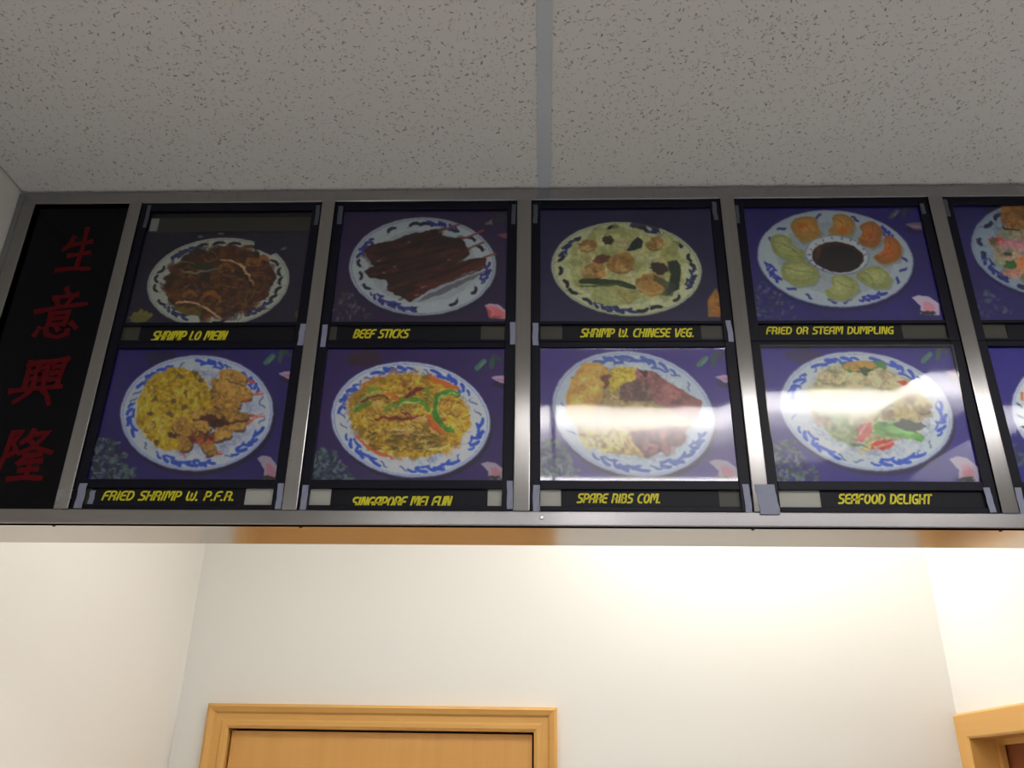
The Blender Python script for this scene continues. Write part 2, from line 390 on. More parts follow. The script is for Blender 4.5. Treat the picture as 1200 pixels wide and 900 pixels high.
# glyphs: unit height, y up; (advance, strokes)
G = {
 'A': (.72, [[(.06, 0), (.06, .66)]+arc(.34, .66, .28, .34, 180, 90)+[(.6, 1), (.6, 0)], [(.06, .42), (.6, .42)]]),
 'B': (.70, [[(.08, 0), (.08, 1), (.36, 1)]+arc(.36, .77, .2, .23, 90, -90)+[(.1, .54)], [(.36, .54)]+arc(.38, .27, .22, .27, 90, -90)+[(.08, 0)]]),
 'C': (.66, [[(.58, 1), (.40, 1)]+arc(.38, .5, .32, .5, 90, 270, 10)+[(.58, 0)]]),
 'D': (.72, [[(.08, 0), (.08, 1), (.3, 1)]+arc(.3, .5, .34, .5, 90, -90, 10)+[(.08, 0)]]),
 'E': (.62, [[(.56, 1), (.34, 1)]+arc(.34, .72, .28, .28, 90, 180)+[(.06, .28)]+arc(.34, .28, .28, .28, 180, 270)+[(.56, 0)], [(.08, .52), (.50, .52)]]),
 'F': (.60, [[(.06, 0), (.06, .7)]+arc(.34, .7, .28, .3, 180, 90)+[(.56, 1)], [(.08, .50), (.48, .50)]]),
 'G': (.72, [[(.60, .98), (.38, 1)]+arc(.38, .5, .32, .5, 90, 270, 10)+[(.62, 0), (.62, .46), (.40, .46)]]),
 'H': (.72, [[(.08, 0), (.08, 1)], [(.62, 0), (.62, 1)], [(.08, .52), (.62, .52)]]),
 'I': (.26, [[(.12, 0), (.12, 1)]]),
 'J': (.5, [[(.4, 1), (.4, .25)]+arc(.22, .25, .18, .25, 0, -150)]),
 'K': (.68, [[(.08, 0), (.08, 1)], [(.58, 1), (.14, .5), (.60, 0)]]),
 'L': (.56, [[(.08, 1), (.08, .25)]+arc(.30, .25, .22, .25, 180, 270)+[(.52, 0)]]),
 'M': (.94, [[(.08, 0), (.08, 1), (.3, 1), (.46, .35), (.62, 1), (.84, 1), (.84, 0)]]),
 'N': (.74, [[(.08, 0), (.08, 1), (.24, 1), (.52, 0), (.64, 0), (.64, 1)]]),
 'O': (.74, [arc(.36, .5, .29, .5, 90, 450, 14)]),
 'P': (.66, [[(.08, 0), (.08, 1), (.36, 1)]+arc(.36, .72, .22, .28, 90, -90)+[(.1, .44)]]),
 'R': (.70, [[(.08, 0), (.08, 1), (.38, 1)]+arc(.38, .74, .22, .26, 90, -90)+[(.12, .48)], [(.36, .48), (.60, .3), (.60, 0)]]),
 'S': (.66, [[(.58, 1), (.28, 1)]+arc(.28, .77, .2, .23, 90, 240)+[(.5, .46)]+arc(.36, .24, .22, .24, 50, -90)+[(.06, 0)]]),
 'T': (.60, [[(.0, 1), (.58, 1)], [(.29, 1), (.29, 0)]]),
 'U': (.72, [[(.08, 1), (.08, .3)]+arc(.35, .3, .27, .3, 180, 360, 8)+[(.62, 1)]]),
 'V': (.70, [[(.04, 1), (.26, 0), (.40, 0), (.64, 1)]]),
 'W': (.96, [[(.08, 1), (.08, .3)]+arc(.28, .3, .20, .3, 180, 360, 6)+[(.48, .8)], [(.48, .3)]+arc(.68, .3, .20, .3, 180, 360, 6)+[(.88, 1)]]),
 '.': (.26, [[(.08, 0.02), (.16, 0.02)]]),
 ' ': (.42, []),
}
def ribbon(bm, pts, wd, y0, y1, taper=None):
    P = [np.array(p, float) for p in pts]
    q = [P[0]]
    for p in P[1:]:
        if np.linalg.norm(p-q[-1]) > 1e-6: q.append(p)
    P = q
    if len(P) < 2: return
    Lf, Rt = [], []
    nn = len(P)
    for i in range(nn):
        if i == 0: d = P[1]-P[0]; d = d/np.linalg.norm(d); nrm = np.array([-d[1], d[0]]); k = 1
        elif i == nn-1: d = P[-1]-P[-2]; d = d/np.linalg.norm(d); nrm = np.array([-d[1], d[0]]); k = 1
        else:
            d1_ = P[i]-P[i-1]; d1_ = d1_/np.linalg.norm(d1_); d2_ = P[i+1]-P[i]; d2_ = d2_/np.linalg.norm(d2_)
            n1 = np.array([-d1_[1], d1_[0]]); n2 = np.array([-d2_[1], d2_[0]])
            nrm = n1+n2; L = np.linalg.norm(nrm)
            if L < 1e-3: nrm = n1; k = 1
            else: nrm = nrm/L; k = min(1.6, 1/max(0.3, float(nrm@n1)))
        ww = wd*(taper[i] if taper else 1)*0.5*k
        c = P[i]
        if i == 0: c = c-d*wd*0.35
        if i == nn-1: c = c+d*wd*0.35
        Lf.append(c+nrm*ww); Rt.append(c-nrm*ww)
    f = [[bm.verts.new((p[0], y0, p[1])) for p in Lf], [bm.verts.new((p[0], y0, p[1])) for p in Rt]]
    b = [[bm.verts.new((p[0], y1, p[1])) for p in Lf], [bm.verts.new((p[0], y1, p[1])) for p in Rt]]
    for i in range(nn-1):
        bm.faces.new((f[0][i], f[0][i+1], f[1][i+1], f[1][i]))
        bm.faces.new((f[0][i], b[0][i], b[0][i+1], f[0][i+1])); bm.faces.new((f[1][i], f[1][i+1], b[1][i+1], b[1][i]))
    for i in (0, -1): bm.faces.new((f[0][i], f[1][i], b[1][i], b[0][i]))
def lettering(text, x0, x1, z0, z1, y, parent, org, shear=0.20, wd=0.19, clip=None, slope=0.0):
    gp = 0.09; adv = sum(G[c][0]+gp for c in text)-gp; h = z1-z0
    k = (x1-x0-shear*h)/adv
    bm = bmesh.new(); cx = 0
    for c in text:
        a, st = G[c]
        for s in st:
            pts = [(x0-org[0]+(cx+p[0])*k + shear*h*p[1], z0-org[2]+h*(0.08+p[1]*0.84)+slope*(cx+p[0])*k) for p in s]
            ribbon(bm, pts, wd*h*0.9, y-org[1]-0.0004, y-org[1])
        cx += a+gp
    if clip is not None:
        bmesh.ops.bisect_plane(bm, geom=bm.verts[:]+bm.edges[:]+bm.faces[:], plane_co=(0, 0, clip-org[2]), plane_no=(0, 0, 1), clear_inner=True)
    return fin('lettering', bm, M['yellow'], parent)

# ------------------------------------------------------------------ Chinese sign panel
PZ0, PZ1 = IB+0.001, IT-0.001
sgn = empty('sign_panel', (-0.7065, YB+0.010, IB), 'black panel with four red Chinese characters at the left end of the board', 'sign')
SO = tuple(sgn.location)
boxes('panel', [((-0.7800, YB+0.007, PZ0), (-0.6330, YB+0.012, PZ1))], M['signblack'], sgn, 0, SO)
HAN = [
 ((70, 112, 268, 318), [[(30, 20), (22, 36), (8, 50)], [(24, 40), (86, 31)], [(62, 0), (64, 40), (60, 95)], [(28, 64), (88, 57)], [(4, 97), (50, 93), (98, 94)]]),
 ((39, 101, 338, 396), [[(50, 0), (57, 12)], [(30, 20), (76, 13)], [(38, 26), (43, 36)], [(66, 20), (60, 33)], [(1, 48), (50, 38), (98, 32)], [(32, 52), (34, 74)], [(32, 52), (68, 48), (65, 73)], [(35, 62), (65, 60)], [(34, 74), (66, 72)],
   [(18, 80), (12, 95)], [(30, 80), (36, 94), (58, 99), (76, 92), (74, 84)], [(48, 76), (56, 85)], [(78, 70), (90, 80)]]),
 ((12, 76, 418, 475), [[(26, 10), (28, 62)], [(24, 20), (38, 13)], [(26, 34), (40, 31)], [(26, 48), (40, 46)], [(45, 12), (44, 60)], [(45, 12), (64, 10), (63, 60)], [(49, 24), (60, 23)], [(50, 36), (59, 35), (58, 48), (50, 49), (50, 36)],
   [(72, 10), (99, 4)], [(95, 4), (90, 60)], [(74, 22), (92, 19)], [(73, 35), (90, 32)], [(72, 48), (90, 46)], [(2, 72), (50, 66), (99, 62)], [(40, 72), (32, 82), (16, 94)], [(66, 70), (76, 80), (84, 98)]]),
 ((-2, 62, 503, 563), [[(14, 8), (10, 50), (2, 98)], [(14, 8), (30, 6), (20, 28), (30, 44), (12, 54)], [(54, 2), (48, 16), (36, 28)], [(50, 12), (84, 6), (62, 36), (36, 48)], [(48, 20), (70, 38), (99, 46)], [(48, 52), (80, 49)],
   [(50, 56), (40, 68)], [(44, 66), (84, 62)], [(64, 54), (62, 96)], [(46, 81), (80, 77)], [(28, 98), (60, 94), (92, 96)]]),
]
random.seed(4)
for (bx0, bx1, by0, by1), strokes in HAN:
    cxp, cyp = (bx0+bx1)/2, (by0+by1)/2
    yl = YB+0.0068
    xa, _ = pix(bx0, cyp, yl); xb, _ = pix(bx1, cyp, yl); _, za = pix(cxp, by0, yl); _, zb_ = pix(cxp, by1, yl)
    # undo the lean of the upright: the box is drawn square on the panel
    wd_ = (xb-xa)*0.94; xm = (xa+xb)/2
    bm = bmesh.new()
    for k_, s in enumerate(strokes):
        pts = [(xm-wd_/2+wd_*p[0]/100-SO[0], za+(zb_-za)*p[1]/100-SO[2]) for p in s]
        # densify and swell like a brush
        dense = []; tp = []
        for i in range(len(pts)-1):
            for t in (0, .33, .67): dense.append((pts[i][0]*(1-t)+pts[i+1][0]*t, pts[i][1]*(1-t)+pts[i+1][1]*t))
        dense.append(pts[-1]); nn = len(dense)
        for i in range(nn): tp.append(1.25-0.75*math.sin(math.pi*i/(nn-1))**0.8*0.5+random.uniform(-.1, .12) - (0.45 if i == nn-1 and len(s) > 2 else 0))
        ribbon(bm, dense, 0.0070, yl-SO[1]-0.0003-0.00002*k_, yl-SO[1]+0.0002, tp)
    fin('character', bm, M['red'], sgn)

# ------------------------------------------------------------------ printed dish photographs
NX, NZ = 248, 190
class Print:
    """rasterises polygons given in measured photo coordinates onto the print's own plane"""
    def __init__(s, reg, sc, Y, x0, x1, z0, z1, gain, seed=1):
        s.reg, s.sc, s.Y, s.r = reg, sc, Y, (x0, x1, z0, z1)
        s.W, s.H = NX*2, NZ*2
        s.c = np.zeros((s.H, s.W, 3)); s.gain = gain; s.rng = np.random.default_rng(seed); s.am = 1.0
    def T(s, pts):
        o = []
        for x, y in pts:
            X, Z = pix(s.reg[0]+x/s.sc, s.reg[1]+y/s.sc, s.Y)
            o.append(((X-s.r[0])/(s.r[1]-s.r[0])*s.W, (s.r[3]-Z)/(s.r[3]-s.r[2])*s.H))
        return np.array(o)
    def noise(s, cell):
        h, w_ = int(s.H/cell)+3, int(s.W/cell)+3
        g = s.rng.random((h, w_)); yy = np.arange(s.H)/cell; xx = np.arange(s.W)/cell
        yi, xi = yy.astype(int), xx.astype(int); fy, fx = (yy-yi)[:, None], (xx-xi)[None, :]
        fy = fy*fy*(3-2*fy); fx = fx*fx*(3-2*fx)
        a = g[yi][:, xi]; b = g[yi][:, xi+1]; c = g[yi+1][:, xi]; d = g[yi+1][:, xi+1]
        return (a*(1-fx)+b*fx)*(1-fy)+(c*(1-fx)+d*fx)*fy
    def fill(s, col): s.c[:] = s2l(col)
    def poly(s, pts, col, a=1.0):
        p = s.T(pts); s.polyc(p, col, a)
    def polyc(s, p, col, a=1.0):
        x0, x1 = int(max(0, math.floor(p[:, 0].min()))), int(min(s.W, math.ceil(p[:, 0].max())+1))
        y0, y1 = int(max(0, math.floor(p[:, 1].min()))), int(min(s.H, math.ceil(p[:, 1].max())+1))
        if x1 <= x0 or y1 <= y0: return
        X = np.arange(x0, x1)+0.5; Yv = np.arange(y0, y1)+0.5
        ins = np.zeros((y1-y0, x1-x0), bool)
        n_ = len(p)
        for i in range(n_):
            ax, ay = p[i]; bx, by = p[(i+1) % n_]
            if ay == by: continue
            rows = ((Yv >= min(ay, by)) & (Yv < max(ay, by)))
            if not rows.any(): continue
            xi = ax+(Yv[rows]-ay)*(bx-ax)/(by-ay)
            ins[rows] ^= (X[None, :] < xi[:, None])
        col = np.array(s2l(col))
        sub = s.c[y0:y1, x0:x1]
        sub[ins] = sub[ins]*(1-a)+col*a
    def ell(s, cx, cy, a, b, col, al=1.0, jag=0.0, n=40):
        r = 1+jag*(s.rng.random(n)-0.5)*2
        s.poly([(cx+a[0]*math.cos(2*math.pi*i/n)*r[i]+b[0]*math.sin(2*math.pi*i/n)*r[i], cy+a[1]*math.cos(2*math.pi*i/n)*r[i]+b[1]*math.sin(2*math.pi*i/n)*r[i]) for i in range(n)], col, al)
    def blob(s, cx, cy, rx, ry, col, ang=0, jag=0.12, al=1.0):
        c_, d_ = math.cos(math.radians(ang)), math.sin(math.radians(ang))
        s.ell(cx, cy, (rx*c_, rx*d_), (-ry*d_, ry*c_), col, al, jag, 14 if max(rx, ry) < 30 else 26)
    def stroke(s, pts, wd, col, al=1.0, tap=True):
        # smooth by Chaikin
        P = [np.array(p, float) for p in pts]
        for _ in range(2):
            if len(P) > 2:
                q = [P[0]]
                for i in range(len(P)-1): q += [P[i]*.75+P[i+1]*.25, P[i]*.25+P[i+1]*.75]
                P = q+[P[-1]]
        L, R_ = [], []; n_ = len(P)
        for i in range(n_):
            d = P[min(i+1, n_-1)]-P[max(i-1, 0)]; d = d/(np.linalg.norm(d)+1e-9)
            t = i/(n_-1) if n_ > 1 else 0
            w_ = wd/2*((0.35+0.65*math.sin(math.pi*min(1, max(0, t)))**0.5) if tap else 1)
            L.append(P[i]+np.array([-d[1], d[0]])*w_); R_.append(P[i]-np.array([-d[1], d[0]])*w_)
        s.poly(L+R_[::-1], col, al)
    def scatter(s, c, a, b, n, rr, cols, el=1.8, al=0.75, rmax=1.0):
        for _ in range(n):
            t = s.rng.random()*2*math.pi; r = math.sqrt(s.rng.random())*rmax
            x = c[0]+r*(a[0]*math.cos(t)+b[0]*math.sin(t)); y = c[1]+r*(a[1]*math.cos(t)+b[1]*math.sin(t))
            q = rr[0]+(rr[1]-rr[0])*s.rng.random()
            s.blob(x, y, q*el, q, cols[s.rng.integers(len(cols))], s.rng.random()*180, 0.25, al)
    def strands(s, c, a, b, n, L, wd, cols, al=0.8):
        for _ in range(n):
            t = s.rng.random()*2*math.pi; r = math.sqrt(s.rng.random())*0.9
            x = c[0]+r*(a[0]*math.cos(t)+b[0]*math.sin(t)); y = c[1]+r*(a[1]*math.cos(t)+b[1]*math.sin(t))
            th = s.rng.random()*6.28; cv = (s.rng.random()-0.5)*2
            pts = [(x, y)]
            for k in range(3):
                x += L/3*math.cos(th); y += L/3*0.7*math.sin(th); th += cv; pts.append((x, y))
            s.stroke(pts, wd, cols[s.rng.integers(len(cols))], al)
    def plate(s, c, a, b, white=(178, 184, 196), edge=(120, 126, 150), line=(110, 118, 165), shadow=(22, 16, 44)):
        s.ell(c[0]+10, c[1]+18, (a[0]*1.01, a[1]), (b[0], b[1]*1.01), shadow, 0.75, 0, 80)
        s.ell(c[0], c[1], a, b, edge, 1, 0, 90)
        s.ell(c[0], c[1]-1, (a[0]*.985, a[1]*.985), (b[0]*.982, b[1]*.982), white, 1, 0, 90)
        s.ell(c[0], c[1], (a[0]*.965, a[1]*.965), (b[0]*.96, b[1]*.96), line, 1, 0, 90)
        s.ell(c[0], c[1], (a[0]*.957, a[1]*.957), (b[0]*.951, b[1]*.951), white, 1, 0, 90)
        s.ell(c[0], c[1], (a[0]*.74, a[1]*.74), (b[0]*.74, b[1]*.74), tuple(v*.93 for v in white), 1, 0, 90)
        s.pl = (c, a, b)
    def at(s, deg, r):
        c, a, b = s.pl; t = math.radians(deg)
        return (c[0]+r*(a[0]*math.cos(t)+b[0]*math.sin(t)), c[1]+r*(a[1]*math.cos(t)+b[1]*math.sin(t)))
    def motif(s, deg, size=11, col=(52, 84, 170), r=0.855, lt=(92, 124, 190)):
        # fan of leaf strokes laid along the rim; y down, deg clockwise from the right
        for d0, r0, d1, r1, w_ in ((-1.6, .055, -.5, -.015, 13), (-1.15, -.035, -.1, .01, 11), (-.5, .07, .15, -.01, 14), (.1, .06, .45, -.03, 13), (.5, .06, 1.25, -.02, 13),
                                   (.2, -.055, 1.2, -.045, 9), (1.15, .04, 1.7, .0, 9), (-.2, .02, .3, .03, 15)):
            p, q = s.at(deg+d0*size, r+r0), s.at(deg+d1*size, r+r1)
            mmm = s.at(deg+(d0+d1)/2*size, r+(r0+r1)/2+.022)
            s.stroke([p, mmm, q], w_*1.35, col)
        for d0, r0 in ((-.8, .02), (.3, .01), (.85, .03)):
            p, q = s.at(deg+d0*size, r+r0), s.at(deg+(d0+.35)*size, r+r0-.015)
            s.stroke([p, q], 4, lt)
    def squig(s, deg, col=(78, 96, 140), r=0.86, w_=5, sz=3.0):
        w_ *= 1.6; sz *= 1.35
        k = 1 if s.rng.random() > .5 else -1
        s.stroke([s.at(deg-sz, r+.03*k), s.at(deg-sz*.3, r+.035*k), s.at(deg, r-.005), s.at(deg+sz*.6, r-.035*k), s.at(deg+sz, r-.02*k)], w_, col)
    def swirl(s, deg, col=(28, 32, 48), r=0.87, w_=11, sz=3.6):
        w_ *= 1.5; sz *= 1.45
        k = 1 if s.rng.random() > .5 else -1
        s.stroke([s.at(deg-sz*1.2, r-.03*k), s.at(deg-sz*.2, r+.03*k), s.at(deg+sz*1.1, r+.005)], w_, col)
        s.stroke([s.at(deg-sz*.1, r+.01), s.at(deg+sz*.7, r+.06*k)], w_*.6, col)
        s.stroke([s.at(deg-sz*1.2, r-.03*k), s.at(deg-sz*1.7, r-.07*k)], w_*.35, col)
    def parsley(s, cx, cy, w_, h, cols, n=90):
        for _ in range(n):
            x = cx+(s.rng.random()-0.5)*w_; y = cy+(s.rng.random()-0.5)*h
            if (x-cx)/w_*1.0+(0.5-(y-cy)/h)*0.55 > 0.52: continue
            s.blob(x, y, 9+7*s.rng.random(), 5+4*s.rng.random(), cols[s.rng.integers(len(cols))], s.rng.random()*180, .45, .8)
    def backdrop(s, purple, stain=None):
        s.fill(purple)
        nz = s.noise(90)*.6+s.noise(30)*.4
        s.c *= (0.82+0.36*nz)[:, :, None]
    def corners(s, leaf, petal, garlic, leafc=(70, 108, 92), petc=(158, 140, 160)):
        if leaf:
            x, y = leaf
            s.stroke([(x-50, y+32), (x-20, y+5), (x, y-15)], 26, leafc); s.stroke([(x-30, y+22), (x-4, y-6)], 6, (150, 165, 140))
            s.blob(x+30, y-5, 13, 34, tuple(v*.7 for v in leafc), 10, .25); s.blob(x+55, y-25, 26, 10, tuple(v*.6 for v in leafc), 30, .3)
        if petal:
            x, y = petal
            s.blob(x+12, y+22, 50, 16, (24, 16, 40), 8, .1, .6)
            s.poly([(x-40, y-14), (x-5, y-22), (x+50, y-24), (x+52, y+14), (x+5, y+12)], petc); s.poly([(x-25, y-10), (x+40, y-8), (x+50, y+6), (x+5, y+6)], (150, 92, 120), .6)
        if garlic:
            x, y, w_, h = garlic
            s.poly([(x, y+.12*h), (x+.25*w_, y), (x+.62*w_, y+.08*h), (x+.98*w_, y+.45*h), (x+w_, y+h), (x+.3*w_, y+h), (x+.32*w_, y+.55*h)], (146, 138, 152))
            s.poly([(x+.4*w_, y+.35*h), (x+.62*w_, y+.3*h), (x+.86*w_, y+.62*h), (x+.82*w_, y+.9*h), (x+.45*w_, y+.8*h)], (160, 106, 120), .8)
            s.blob(x+.55*w_, y+.9*h, .3*w_, .1*h, (40, 42, 40), 0, .4)
    def organic(s):
        # soften the drawn edges of the food like a photographed dish: small warp and mottling inside the plate
        c, a, b = s.pl
        n_ = 60
        keep = s.c; s.c = np.zeros_like(keep)
        s.ell(c[0], c[1], (a[0]*.80, a[1]*.80), (b[0]*.80, b[1]*.80), (255, 255, 255), 1, 0, n_)
        mk = s.c[:, :, 0]; s.c = keep
        for _ in range(14):
            mk = (mk+np.roll(mk, 3, 0)+np.roll(mk, -3, 0)+np.roll(mk, 3, 1)+np.roll(mk, -3, 1))/5
        amp = 0.5+(3.2*s.am)*mk
        dx = (s.noise(16)+s.noise(7)*.6-.8)*2*amp; dy = (s.noise(16)+s.noise(7)*.6-.8)*2*amp
        yy, xx = np.mgrid[0:s.H, 0:s.W]
        s.c = s.c[np.clip((yy+dy).astype(int), 0, s.H-1), np.clip((xx+dx).astype(int), 0, s.W-1)]
        sat = s.c.max(-1)-s.c.min(-1)
        tex = (s.noise(26)-.5)*.5+(s.noise(9)-.5)*.55+(s.noise(4)-.5)*.6
        s.c = s.c*(1+tex*0.75*min(1, s.am+.15)*mk*np.clip(sat*9, .12, 1))[:, :, None]
        s.c = s.c*(1+(s.noise(3)-.5)*.10)[:, :, None]
        s.c = np.clip(s.c, 0, 1)
    def mesh(s, name, parent, org):
        g = s.c.reshape(NZ, 2, NX, 2, 3).mean((1, 3))
        # slight softness of a screen print
        k = g.copy(); k[1:-1, 1:-1] = g[1:-1, 1:-1]*.5+(g[:-2, 1:-1]+g[2:, 1:-1]+g[1:-1, :-2]+g[1:-1, 2:])*.125
        lum = k.mean(-1, keepdims=True); k = lum+(k-lum)*1.06
        k = k*(np.maximum(k.mean(-1, keepdims=True), 1e-4)/0.42)**0.13
        k = k*np.array([1.02, 1.0, 0.98])
        g = np.clip(k*s.gain, 0.004, 0.86)
        x0, x1, z0, z1 = s.r
        X, Z = np.meshgrid(np.linspace(x0, x1, NX), np.linspace(z1, z0, NZ))
        co = np.stack([X-org[0], np.full_like(X, s.Y-org[1]), Z-org[2]], -1).reshape(-1, 3)
        idx = np.arange(NX*NZ).reshape(NZ, NX)
        q = np.stack([idx[:-1, :-1], idx[1:, :-1], idx[1:, 1:], idx[:-1, 1:]], -1).reshape(-1, 4)
        me = bpy.data.meshes.new(name)
        me.vertices.add(len(co)); me.vertices.foreach_set('co', co.ravel().astype(np.float32))
        me.loops.add(q.size); me.loops.foreach_set('vertex_index', q.ravel().astype(np.int32))
        me.polygons.add(len(q)); me.polygons.foreach_set('loop_start', np.arange(0, q.size, 4, dtype=np.int32))
        me.polygons.foreach_set('loop_total', np.full(len(q), 4, dtype=np.int32))
        me.update(calc_edges=True)
        at = me.color_attributes.new('print', 'FLOAT_COLOR', 'POINT')
        rgba = np.ones((NX*NZ, 4), np.float32); rgba[:, :3] = g.reshape(-1, 3)
        at.data.foreach_set('color', rgba.ravel())
        return link(name, me, M['print'], parent)

PURP = (50, 32, 96)
def d_shrimp_lo_mein(p):
    p.backdrop((24, 21, 46)); p.c *= (0.75+0.5*p.noise(60))[:, :, None]
    c, a, b = (547, 526), (395, 0), (-40, 250)
    p.plate(c, a, b, (146, 150, 140), (70, 72, 84), (90, 96, 104))
    for d in (250, 222, 265, 280, 297, 172, 186, 200, 150, 345, 358, 12, 24, 330, 84): p.swirl(d, (26, 30, 40))
    for d in (232, 128, 42): p.motif(d, 10, (34, 46, 84), .84)
    F = ((552, 520), (300, -12), (-20, 196))
    p.ell(*F[0], F[1], F[2], (64, 40, 26), 1, .07, 44)
    p.blob(450, 668, 150, 46, (98, 84, 34), 8, .15); p.scatter(*F, 200, (8, 26), [(84, 48, 26), (52, 30, 24), (96, 60, 28), (44, 34, 26), (110, 62, 30), (70, 36, 28)], 2.0, .7)
    p.strands(*F, 150, 120, 6, [(112, 80, 44), (72, 48, 30), (92, 60, 32), (54, 34, 24)], .7)
    for x, y, r in ((740, 420, 40), (590, 450, 48), (390, 590, 36), (510, 610, 56), (800, 400, 30)):
        p.stroke([(x-r, y+r*.4), (x-r*.5, y-r*.5), (x+r*.4, y-r*.5), (x+r, y+r*.4)], 26, (128, 80, 36), .85)
    p.stroke([(560, 398), (640, 405), (705, 455), (745, 540)], 11, (168, 130, 92)); p.stroke([(330, 455), (400, 470), (480, 465), (545, 445)], 10, (112, 112, 88))
    p.stroke([(305, 640), (380, 625), (470, 655), (560, 725)], 12, (176, 132, 104)); p.stroke([(590, 655), (640, 652)], 7, (130, 110, 90))
    p.blob(470, 430, 60, 26, (44, 52, 34), 0, .3, .8); p.stroke([(300, 430), (360, 405), (420, 420)], 8, (120, 100, 70), .7)
    # missing chip of the cut-out plate, upper right
    p.poly([(745, 285), (745, 335), (770, 345), (835, 375), (870, 362), (1000, 400), (1000, 230), (700, 230)], (24, 26, 46))
    for _ in range(40): p.blob(200+p.rng.random()*800, 230+p.rng.random()*40, 9, 4, (44, 50, 58), p.rng.random()*180, .3, .5)
    for q in ((270, 236), (335, 240), (565, 255), (910, 338), (450, 272)): p.blob(*q, 16, 7, (96, 104, 108), -10, .4, .7)
    for dx, dy in ((0, 0), (-28, 18), (26, 12), (50, 26), (-14, 40), (20, 44)): p.stroke([(110+dx*.5, 735), (108+dx, 705+dy*.4), (128+dx*1.1, 672+dy)], 26, (108, 104, 50))
    p.blob(110, 725, 55, 22, (96, 92, 44), 0, .2); p.blob(985, 700, 16, 24, (70, 66, 34), 0, .2, .8)

def d_beef_sticks(p):
    p.am = 0.6
    p.backdrop((36, 20, 62))
    p.parsley(200, 650, 240, 150, [(58, 58, 70), (40, 40, 52), (82, 82, 96), (30, 30, 40)], 110)
    p.plate((592, 436), (408, 0), (-5, 272), (142, 150, 152), (96, 100, 120), (60, 60, 120))
    for d in (100, 118, 152, 168, 185, 205, 240, 262, 272, 300, 320, 335, 35, 60): p.swirl(d, (26, 30, 50), .86, 13, 3.2)
    for d in (108, 205, 287, 8, 128): p.motif(d, 9, (44, 46, 110), .86)
    p.poly([(560, 640), (700, 590), (900, 490), (960, 450), (880, 480), (600, 600)], (70, 66, 78), .7)
    DK = [(56, 28, 22), (40, 22, 20), (72, 34, 26), (34, 20, 20), (84, 44, 34)]
    for pts, w_ in (([(800, 200), (740, 225), (690, 240)], 12), ([(930, 235), (850, 272), (790, 285)], 11), ([(935, 300), (860, 330), (800, 340)], 11), ([(1000, 365), (950, 380), (900, 400)], 12)):
        p.stroke(pts, w_, (112, 62, 58), 1, False)
    S1 = [(265, 350), (300, 318), (400, 300), (520, 258), (640, 232), (708, 236), (700, 262), (805, 285), (832, 312), (855, 372), (780, 418), (900, 385), (948, 392), (940, 430), (790, 490), (650, 555), (525, 635), (440, 590), (395, 560), (395, 510), (300, 500), (270, 462), (320, 436)]
    p.poly(S1, (50, 27, 23))
    for (x0, y0, x1, y1) in ((285, 365, 690, 250), (300, 400, 800, 300), (320, 470, 840, 350), (420, 540, 850, 400), (460, 590, 930, 420)):
        for i in range(34):
            t = p.rng.random(); x = x0+(x1-x0)*t; y = y0+(y1-y0)*t+(p.rng.random()-.5)*40
            p.blob(x, y, 26+20*p.rng.random(), 8+8*p.rng.random(), DK[p.rng.integers(5)], -14-10*p.rng.random(), .25, .55)
        p.stroke([(x0, y0+30), ((x0+x1)/2, (y0+y1)/2+32), (x1, y1+26)], 12, (26, 16, 18), .75)
    p.stroke([(500, 610), (640, 540), (800, 470), (940, 405)], 46, (86, 34, 26), .6)
    for q in ((350, 402, 14), (440, 440, 12), (380, 470, 10), (560, 590, 16), (735, 402, 12), (600, 545, 14), (520, 302, 16), (690, 245, 14)): p.blob(q[0], q[1], q[2], 5, (140, 96, 84), -15, .4, .7)
    p.corners(None, None, (935, 640, 120, 85))
    p.poly([(940, 650), (1000, 655), (1050, 690), (1050, 720), (960, 720)], (176, 84, 84), .7)
    p.poly([(930, 205), (975, 175), (980, 205)], (88, 92, 88)); p.blob(1020, 165, 30, 26, (34, 40, 46), 0, .3); p.poly([(1005, 258), (1070, 252), (1070, 285), (1030, 275)], (110, 62, 80))

